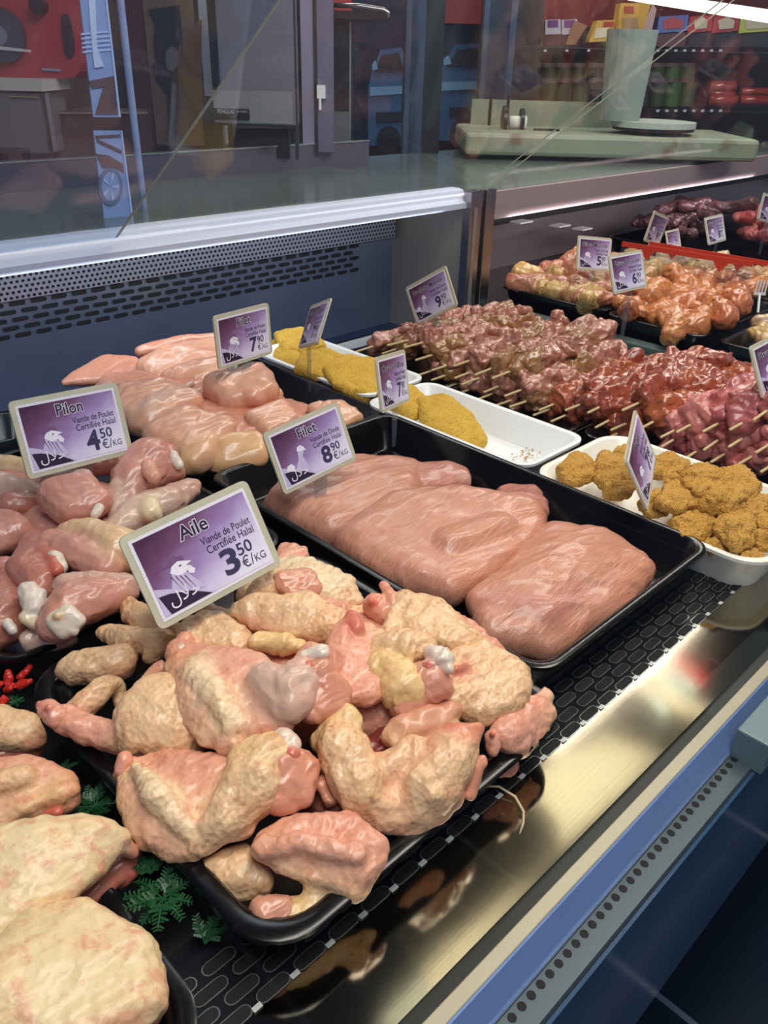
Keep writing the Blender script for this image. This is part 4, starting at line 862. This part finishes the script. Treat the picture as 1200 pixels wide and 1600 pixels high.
wtext(f,'plate_text','PENGLAS',340,171,366,177,P_('grey_plate_ink','b8bcc4',.5),2.183); wtext(f,'plate_text','SYSTEM',370,173,386,176,P_('grey_plate_ink','b8bcc4',.5),2.183)
# steel post with switch
f=FB('steel_post','wide mauve-grey steel upright with a small white switch','post',500,245,2.35)
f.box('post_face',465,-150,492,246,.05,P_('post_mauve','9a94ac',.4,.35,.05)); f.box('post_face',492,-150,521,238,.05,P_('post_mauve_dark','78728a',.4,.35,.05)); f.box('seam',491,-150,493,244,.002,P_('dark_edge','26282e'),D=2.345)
f.box('switch',495,133,508,154,.02,WHT,D=2.33); f.box('switch_pull',498,154,502,172,.008,WHT,D=2.33)
f=FB('dark_cabinet','narrow dark cabinet with grey lower front right of the steel upright','cabinet',535,250,2.6)
f.box('body',521,32,548,250,.2,P_('cabinet_black','10141a',.3)); f.box('lower_front',521,174,546,250,.004,P_('cabinet_grey','5c6066',.4),D=2.59); f.box('edge_trim',546,34,548,250,.004,EDGE,D=2.59)
f=FB('wall_shelf','dark shelf with a bent steel tube rim at the top','shelf',560,32,2.5)
f.box('shelf_board',521,16,606,31,.25,P_('shelf_dark','1a1d22',.3)); m=MB().tube([f.L(521,8,2.45),f.L(560,9,2.45),f.L(600,15,2.45),f.L(606,20,2.45),f.L(606,27,2.45)],.006,8); m.build('tube_rim',STEELP,f.e,smooth=True)
f=FB('advertising_board','small bright red panel at the top edge above the dark shelf','panel',535,30,2.65); f.box('panel_face',521,-60,549,40,.02,P_('bright_red','b02a2c',.5))
# dark uprights
for lb,a,b_,D in (('beside the cutting block, double line',640,682,2.9),('left of the fridge shelves',770,822,3.7)):
    f=FB('door_frame','tall dark upright frame '+lb,'door frame',(a+b_)/2,290,D); f.box('frame_post',a,-200,b_,292,.06,P_('dark_frame','0d1117',.3)); f.box('frame_edge',a+3,-200,a+6,290,.004,P_('blue_edge','43536c',.3,.5),D=D-.01); f.box('frame_edge',a+12,-200,a+15,290,.004,P_('blue_edge','43536c'),D=D-.01)
# dark blue panel and car shapes added in place of street reflections in glass
f=FB('dark_glass_door','dark blue glass door right of the black tiles','glass door',600,290,4.3); f.box('blue_pane',548,-200,830,300,.02,P_('deep_blue_pane','0d2340',.2,.2,.5,3))
CARB=P_('car_blue','2f5f8e',.3,.2,.2); CARL=P_('car_light_blue','6f9cc4',.35,.2,.1); CARD_=P_('car_dark','0a1626',.3)
def car(label,x0,x1,y0,D):  # solid stand-in for a car reflected in the counter glass
    f=FB('parked_car',label,'car',(x0+x1)/2,y0+190,D); w_=x1-x0; X=lambda t:x0+w_*t
    f.poly('body',[(X(0),y0+60),(X(.12),y0+30),(X(.3),y0),(X(.8),y0-4),(X(1),y0+30),(X(1),y0+150),(X(.0),y0+150)],CARB,T=.5)
    f.poly('windscreen',[(X(.16),y0+34),(X(.33),y0+8),(X(.74),y0+4),(X(.88),y0+34)],CARD_,D=D-.01); f.poly('bonnet',[(X(.05),y0+58),(X(.95),y0+56),(X(.95),y0+68),(X(.05),y0+72)],CARL,D=D-.01)
    f.poly('side_mirror',[(X(.10),y0+22),(X(.18),y0+16),(X(.24),y0+30),(X(.10),y0+32)],CARL,D=D-.02); f.poly('grille',[(X(.2),y0+98),(X(.9),y0+96),(X(.9),y0+112),(X(.2),y0+114)],CARD_,D=D-.01)
    c=f.L(X(.5),y0+140,D-.03); m=MB(); r=w_*.26*D/F
    m.tube([(c[0],c[1],c[2]),(c[0],c[1]+.05,c[2])],r,28); m.build('wheel',CARD_,f.e)
car('parked blue car seen through the dark glass, beside the fridge',684,775,70,4.2)
car('parked blue car seen through the dark glass, left of the double upright',575,640,78,4.2)
# red wall panel above
f=FB('advertising_board','large dark red wall panel over the fridge and cars','panel',900,60,4.12); f.box('panel_face',700,-200,1400,56,.03,P_('dark_red_panel','8c2a2c',.55,0,.2,2)); 
# open fridge
f=FB('open_fridge','open wall fridge with dark shelves full of packaged goods','fridge',1000,300,3.9)
f.box('back_panel',822,56,1400,300,.05,P_('fridge_dark','0b0e12',.5),D=4.15)
SHM=P_('shelf_front_slate','39414f',.35,.4,.1); TK=P_('shelf_ticket','b8c0cc',.5)
for y0,y1 in ((72,90),(166,181),(252,262)):
    o=f.box('shelf',818,y0,1400,y1,.40,SHM,D=3.7)
    for k in range(12): 
        if y0<200: f.box('price_ticket',970+k*14 if k>3 else 850+k*34,y0+5,974+k*14 if k>3 else 854+k*34,y0+9,.002,TK,D=3.695)
f.box('top_lamp_housing',1000,-60,1400,-30,.3,SHM,D=3.6)
# shelf goods: cartons, packets, tubs
def carton(label,cat,pts,c,D,parts=(),name='food_box'):
    f=FB(name,label,cat,pts[0][0],pts[0][1],D); f.poly('carton',pts,P_('carton_'+c,c,.5,0,.1),T=.08)
    for pn,pp,cc in parts: f.poly(pn,pp,P_('print_'+cc,cc,.5,0,.05),D=D-.004,T=.002)
    return f
carton('brown open display carton at the left end of the upper fridge shelf','food box',[(822,38),(852,36),(852,73),(824,74)],'9a6a4c',3.78)
for i,x in enumerate((852,878)):
    f=carton(['white and purple carton, left one of the pair','white and purple carton, right one of the pair'][i]+' on the upper fridge shelf','food box',[(x,31),(x+24,30),(x+25,68),(x,69)],'d8c8d4',3.74,[('purple_print',[(x+4,32),(x+20,31),(x+20,42),(x+4,43)],'7a3a88'),('dark_base',[(x,54),(x+25,53),(x+25,72),(x,72)],'5a2430')])
f=carton('cardboard side of the tray beside the purple cartons','food box',[(898,32),(918,40),(898,70),(884,70)],'a0704e',3.72)
f=carton('yellow packet lying tilted on the upper fridge shelf','food packet',[(934,32),(962,31),(955,64),(920,66)],'d8b04a',3.72,[('red_label',[(944,34),(960,34),(958,41),(942,42)],'b83230'),('window',[(932,44),(952,43),(948,58),(928,60)],'e8dcc0')],'food_packet')
f=carton('tall yellow box with a red oval label and round picture','food box',[(970,5),(1018,4),(1000,60),(962,60)],'d3a13a',3.68,[('red_label',[(975,10),(990,10),(991,20),(976,21)],'b0322c'),('picture',[(972,28),(996,27),(998,44),(974,48)],'a88a5c')])
carton('pink-white slanted side of the display carton next to the tall yellow box','food box',[(1020,6),(1026,14),(1014,68),(988,68),(1000,50)],'c9a8a4',3.71)
for i,(x0,x1,c,c2,lb) in enumerate(((1030,1076,'5d6fb4','b04a58','blue and red film packet'),(1078,1114,'b23a40','c9bfa8','red packet with a beige oval, left one'),(1116,1156,'a83840','c9bfa8','red packet with a beige oval, right one'),(1158,1210,'b9c45a','c9bfa8','yellow-green packet at the right edge'))):
    carton(lb+' on the upper fridge shelf','food packet',[(x0,26),(x1,23),(x1-2,48),(x0-4,52)],c,3.7,[('oval_window',[(x0+6,32),(x0+20,26),(x1-8,32),(x1-10,44),(x0+8,46)],c2)],'food_packet')
    f=FB('shelf_bin','dark bin under the '+lb,'bin',x0,72,3.71); f.box('bin_front',x0-4,49,x1+1,74,.06,P_('bin_dark' if i else 'bin_mauve','2e2f38' if i else '5c3848',.5))
TUB=[('2e2418','c8743a'),('1f3014','c87a34'),('22381a','b8642c'),('2a3418','58602c'),('20242a','c8d0d8'),('1e2228','c8d4e0'),('1c1e24','d4dce4'),('22262a','707880'),('2c3818','c8c8b0'),('3c5a28','d8c860'),('4a5430','8c8450')]
GT_='food tubs stacked on the middle fridge shelf'
for rw,(yb,yt) in enumerate(((166,122),(126,98))):
    for i,(c1,c2) in enumerate(TUB):
        x=832+i*23.5+(4 if i>3 else 0)
        if rw==1 and i==7: continue
        f=FB('food_tub',f'{["dark","lidded"][rw]} food tub, {ORD[i]} from the left in the {["lower","upper"][rw]} row of the middle fridge shelf','food tub',x,yb,3.75,GT_)
        f.cyl('tub',x,yt+6,yb,11,P_('tub_'+c1,c1,.35,0,.3,30)); f.cyl('lid',x,yt,yt+7,11.6,P_('lid_'+c2,c2 if rw else '5a4a48',.3,0,.15))
for i,(x0,x1,y0,y1) in enumerate(((1108,1150,128,142),(1110,1148,142,150),(1108,1152,149,163),(1158,1210,138,147),(1156,1210,150,163))):
    f=FB('sausage_packet',['red shiny sausage packet, topmost left','thin red sausage packet, middle left','red sausage packet, lowest left','red sausage roll, upper right','red and white sausage roll, lower right'][i]+' on the middle fridge shelf','sausage packet',(x0+x1)/2,y1,3.72,'red sausage packets')
    a=Vector(f.L(x0,(y0+y1)/2)); b=Vector(f.L(x1,(y0+y1)/2)); r=(y1-y0)/2*3.72/F
    MB().tube([a,a.lerp(b,.03),a.lerp(b,.97),b],[r*.6,r,r,r*.6],14).build('casing',P_('red_sausage_film','8e2a20',.2,0,.4,30,Coat_Weight=.6),f.e,smooth=True)
for r_ in range(3):
    for i in range(9):
        x=1052+i*17+r_*-4; y=226+r_*9
        f=FB('wrapped_skewer_pack',f'small wrapped sausage, {ORD[i]} from the left, {["top","middle","bottom"][r_]} row of the lower shelf','sausage packet',x,y+5,3.6,'small wrapped sausages on the lower shelf')
        a=Vector(f.L(x,y)); b=Vector(f.L(x+15,y)); MB().tube([a,a.lerp(b,.15),a.lerp(b,.85),b],[.004,.012,.012,.004],10).build('casing',P_('wrapped_pink' if (i+r_)%2 else 'wrapped_dark','a06458' if (i+r_)%2 else '4c4a48',.35,0,.3,30),f.e,smooth=True)
# fluorescent lamp
m=MB().tube([tuple(atw(985,-8,3.5)),tuple(atw(1230,30,2.9))],.018,12); o=m.build('fluorescent_lamp',emis('fluorescent','fff4dc',3.),None,loc=tuple(atw(1100,10,3.2))); tag(o,'bright fluorescent tube in the top right corner over the fridge','lamp')
# chopping block with splash board
f=FB('chopping_block','thick pale green-grey stained chopping block with a raised back board','chopping block',950,255,2.75)
BL=NT('stained_block'); nz=noise(BL,objco(BL),9,5); pbsdf(BL,BL.ramp(nz,[(.35,lin('8a917a')),(.6,lin('7f8a78')),(.68,lin('6c6450'))]),.5); BLM=BL.m
a=f.L(728,205); b=f.L(1182,252); c_=f.L(740,193,3.15)
f.box('block',728,207,1182,254,.42,BLM,bevel=.012); f.box('back_board',738,155,962,206,.02,BLM,D=3.12)
f=FB('string_spool','white string spool on a black holder with two upright pins','string spool',800,208,2.95)
for i,(x,r) in enumerate(((785,19),(812,15))):
    c=Vector(f.L(x,188)); MB().tube([c,c+Vector((.012,0,0))],r*2.95/F,24).build('disc',P_('black_disc','0d0f10',.4),f.e)
c=Vector(f.L(796,191)); MB().tube([c,c+Vector((.055,0,0))],8.5*2.95/F,20).build('string_roll',P_('white_string','e4e4dc',.7),f.e,smooth=True)
for x in (764,791): f.cyl('pin',x,148,196,2.2,P_('black_disc','0d0f10'),D=2.98)
tag(MB().box(loc2(atw(835,206,2.9),atw(850,206,2.9))[:2]+(0,),(.05,.03,.012)).build('knife',P_('black_disc','0d0f10'),None),'black handled knife lying on the block behind the spool','knife').location=tuple(atw(850,208,2.9))
bpy.data.objects['knife'].rotation_euler=(0,0,RZ)
f=FB('paper_roll','tall pale grey-green paper roll standing on a round white base','paper roll',975,195,2.9)  # added column and base in place of a reflection in the glass
f.cyl('roll',968,46,188,27,P_('pale_roll','7f8c86',.6,0,.06),r2=34); f.cyl('base_plate',1020,189,198,58,P_('pale_base','a8b4a8',.5),n=30); f.cyl('base_ring',1020,198,203,56,BLKM,n=30)
# ---------- left: red slicer, scale, painted reflection strips, poster
f=FB('meat_slicer','red rounded meat slicer with a steel blade disc, cut by the left picture edge','slicer',60,125,1.98)
RED=P_('slicer_red','b83a3c',.3,0,.1,4,Coat_Weight=.4)
q0=[]
for k in range(9): a=math.pi/2*k/8; q0.append((110+16*math.sin(a),-140-0+0))
f.poly('housing',[(-60,-200),(118,-200),(122,40),(126,100),(124,112),(116,121),(100,123),(-60,123)],RED,T=.12)
f.poly('oval_slot',[(97,22),(105,22),(110,35),(115,60),(116,80),(112,90),(106,91),(101,82),(96,50),(95,32)],P_('slot_dark','3c2a30',.4),D=1.975)
c=Vector(f.L(-2,55,1.96)); MB().tube([c,c+Vector((0,.02,0))],33*1.96/F,36).build('blade_disc',P_('blade_steel','5a5c66',.3,.6),f.e); MB().tube([c-Vector((0,.004,0)),c],12*1.96/F,24).build('blade_hub',P_('hub_steel','9a98a8',.3,.6),f.e)
f.poly('guard_rim',[(-20,70),(48,78),(48,82),(-20,76)],P_('guard_white','d8c8d0',.3),D=1.95)
c=Vector(f.L(56,8,1.95)); MB().tube([c,c+Vector((0,.03,0))],10*1.95/F,16).build('knob',P_('knob_black','1c1820',.3),f.e)
f.poly('maker_plate',[(65,106),(94,108),(94,112),(65,110)],P_('plate_silver','b8b0b8',.3,.5),D=1.975)
f=FB('counter_scale','grey scale with a cream top edge under the red slicer','scale',30,243,1.9)
f.box('body',-60,143,76,240,.15,P_('scale_grey','7c7476',.4,.2)); f.box('top_edge',-60,121,67,143,.17,P_('scale_cream','c9bfb4',.4),D=1.89); f.box('side_plate',70,146,84,236,.02,P_('scale_side','8a8084',.4),D=1.905)
f.box('keypad',-10,230,46,236,.004,P_('scale_dark','4a4246',.4),D=1.895); f.box('display_slot',14,150,60,153,.004,P_('scale_brass','c8a880',.3,.5),D=1.895)
for x in (10,45): f.cyl('foot',x,240,262,6,BLKM,D=1.93)
YM=1.42
def yp(e,name,pts,mat,dy=0.,T=.004):
    o_=e.location; P=[tuple(aty(x,y,YM-dy)-np.array(o_)) for x,y in pts]; n=len(P); Q=[(a,b+T,c) for a,b,c in P]
    return MB().add(P+Q,[tuple(range(n)),tuple(range(2*n-1,n-1,-1))]+[(i,(i+1)%n,(i+1)%n+n,i+n) for i in range(n)]).build(name,mat,e)
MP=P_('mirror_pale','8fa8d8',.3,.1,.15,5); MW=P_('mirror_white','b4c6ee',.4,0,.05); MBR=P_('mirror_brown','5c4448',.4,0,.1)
e=empty('mirror_strip',tuple(aty(165,183,YM))); tag(e,'upper narrow bluish mirror strip left of the pale tube','mirror')  # added strip, street reflection painted on it as flat coloured shapes
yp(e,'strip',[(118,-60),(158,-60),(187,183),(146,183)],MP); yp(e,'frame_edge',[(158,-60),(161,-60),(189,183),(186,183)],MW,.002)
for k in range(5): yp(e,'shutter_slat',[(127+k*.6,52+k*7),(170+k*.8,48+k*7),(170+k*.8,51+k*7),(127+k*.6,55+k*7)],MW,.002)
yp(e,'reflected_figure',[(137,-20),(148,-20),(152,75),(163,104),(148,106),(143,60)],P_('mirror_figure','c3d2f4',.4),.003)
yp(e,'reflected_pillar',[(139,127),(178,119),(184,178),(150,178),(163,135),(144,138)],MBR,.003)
e=empty('mirror_strip',tuple(aty(180,345,YM))); tag(e,'lower narrow bluish mirror strip showing a car wheel','mirror')  # added strip, reflected car wheel painted on it in flat relief
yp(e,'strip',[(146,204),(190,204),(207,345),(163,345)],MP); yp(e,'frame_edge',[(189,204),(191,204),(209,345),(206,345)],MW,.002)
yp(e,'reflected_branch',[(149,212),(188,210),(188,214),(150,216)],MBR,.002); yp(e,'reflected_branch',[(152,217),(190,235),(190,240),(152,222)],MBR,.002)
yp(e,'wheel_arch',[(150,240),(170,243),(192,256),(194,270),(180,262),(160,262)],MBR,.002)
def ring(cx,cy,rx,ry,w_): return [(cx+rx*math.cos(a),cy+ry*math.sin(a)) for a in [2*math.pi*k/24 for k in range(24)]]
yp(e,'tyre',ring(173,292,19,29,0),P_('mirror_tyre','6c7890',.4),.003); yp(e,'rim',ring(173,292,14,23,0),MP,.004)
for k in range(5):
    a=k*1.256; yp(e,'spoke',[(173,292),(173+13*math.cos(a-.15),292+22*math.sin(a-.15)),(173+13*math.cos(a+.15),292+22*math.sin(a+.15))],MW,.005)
e=empty('pale_tube',tuple(aty(226,350,YM+.03))); tag(e,'pale blue slightly bent tube standing on the worktop right of the mirror strips','tube')  # added tube in place of a pale streak reflected in the glass
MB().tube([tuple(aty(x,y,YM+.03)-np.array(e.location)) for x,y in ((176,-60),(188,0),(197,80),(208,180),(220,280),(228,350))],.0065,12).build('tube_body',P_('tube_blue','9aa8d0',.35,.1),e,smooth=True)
f=FB('wall_poster','tan wall poster with a dark figure and a pale disc on the brown partition','poster',268,235,2.62)
f.box('sheet',214,-80,318,228,.01,P_('poster_tan','7c6654',.6,0,.2,4)); f.box('border',211,-80,215,230,.004,P_('poster_border','5a3430',.5),D=2.615); f.box('white_edge',316,-80,320,150,.004,P_('poster_edge','b8bcc4',.5),D=2.615)
f.poly('dark_figure',[(232,15),(280,8),(284,60),(276,80),(278,150),(274,225),(262,225),(262,150),(245,125),(235,105),(242,95),(240,60),(243,40)],P_('poster_dark','25262e',.6),D=2.612)
f.poly('yellow_shape',[(286,60),(300,40),(315,30),(315,190),(296,160),(284,130)],P_('poster_yellow','80602c',.6),D=2.612)
f.poly('pale_disc',[(268+10*math.cos(a),92+19*math.sin(a)) for a in [2*math.pi*k/20 for k in range(20)]],P_('poster_disc','6e7474',.5),D=2.608)
f=FB('brown_bag','brown dark crate on the rear counter between scale and poster','crate',150,285,2.0)
f.poly('crate_body',[(86,175),(120,172),(215,176),(218,262),(84,268)],P_('crate_brown','4a2f2c',.7,0,.4,8),T=.12); f.poly('crate_rim',[(86,175),(230,175),(230,178),(86,178)],P_('crate_rim','8c7c70',.5),D=1.995)
# ================================================================= LIGHT
w=bpy.data.worlds.new('world'); scn.world=w; w.use_nodes=True
nt=w.node_tree; bg=nt.nodes['Background']; tc=nt.nodes.new('ShaderNodeTexCoord'); sp=nt.nodes.new('ShaderNodeSeparateXYZ'); nt.links.new(tc.outputs['Generated'],sp.inputs[0])
r=nt.nodes.new('ShaderNodeValToRGB'); nt.links.new(sp.outputs[2],r.inputs[0]); e=r.color_ramp.elements
e[0].position=.0; e[0].color=(.25,.27,.32,1); e[1].position=.5; e[1].color=(.55,.68,1,1)
nt.links.new(r.outputs[0],bg.inputs[0]); bg.inputs[1].default_value=.75
def area(name,loc,target,sx,sy,power,c):
    l=bpy.data.lights.new(name,'AREA'); l.shape='RECTANGLE'; l.size=sx; l.size_y=sy; l.energy=power; l.color=c
    o=bpy.data.objects.new(name,l); col.objects.link(o); o.location=loc
    d=Vector(target)-Vector(loc); o.rotation_euler=d.to_track_quat('-Z','Y').to_euler(); return o
area('case_lamp',(.85,.15,1.75),(.75,.75,0),2.2,.35,33,(1,.92,.82))
area('under_rail_lamp',(.6,1.262,.238),(.6,1.52,.02),1.7,.02,2.2,(.8,.88,1))  # added fill light to brighten the dark back wall of the case
area('second_under_rail_lamp',(2.4,1.262,.205),(2.4,1.6,.05),1.4,.02,1.6,(1,.85,.85))  # added fill light for the dark interior of the second case
area('front_lamp',(.1,-.3,1.6),(.6,.7,0),1.0,.5,9,(.95,.97,1))
area('second_case_lamp',(2.4,1.0,1.2),(2.4,1.0,0),1.6,.3,16,(1,.9,.82))
area('shop_lamp',(1.8,2.6,2.5),(1.8,3.2,.3),3,1,62,(1,.96,.9))
# unseen ceiling luminaires, outlines shaped to draw the bright bands in the steel deck
H=2.68; K=(H+.55)/.55
def ceil(px,py): p=at(px,py,-H); return (p[0],p[1],H)
def lum(name,pts,mat,label):
    q=[ceil(*p) for p in pts]; c=np.mean(q,axis=0)
    o=MB().add(q+[(a,b,H+.015) for a,b,_ in q],[tuple(range(len(q))),tuple(range(len(q),2*len(q)))]+[(i,(i+1)%len(q),(i+1)%len(q)+len(q),i+len(q)) for i in range(len(q))]).build(name,mat,None,loc=tuple(c)); tag(o,label,'ceiling light')
WL=emis('warm_luminaire','fff0d0',3.0)
lum('ceiling_light',[(812,1228),(870,1180),(950,1150),(1035,1180),(870,1330),(640,1620),(590,1600),(700,1480),(830,1370),(875,1320),(872,1285),(850,1255)],WL,'large warm luminous ceiling panel mirrored in the steel deck')
lum('ceiling_light',[(1010,1060),(1110,1105),(1095,1125),(1000,1080)],WL,'narrow warm ceiling panel next to the large one')
for i,(dx,cname,c,s) in enumerate(((0,'white_led','e8fff8',5),(12,'red_led','ff2030',5),(24,'white_led','e8fff8',5),(38,'white_led','e8fff8',5),(50,'red_led','ff2030',5))):
    lum('ceiling_tube',[(948+dx,1014-dx*.5),(955+dx,1010-dx*.5),(1047+dx*1.15,1112-dx*1.0),(1038+dx*1.15,1115-dx*1.0)],emis(cname,c,s),['first white','lower red','middle white','upper white','upper red'][i]+' led tube on the ceiling, mirrored in the steel deck')
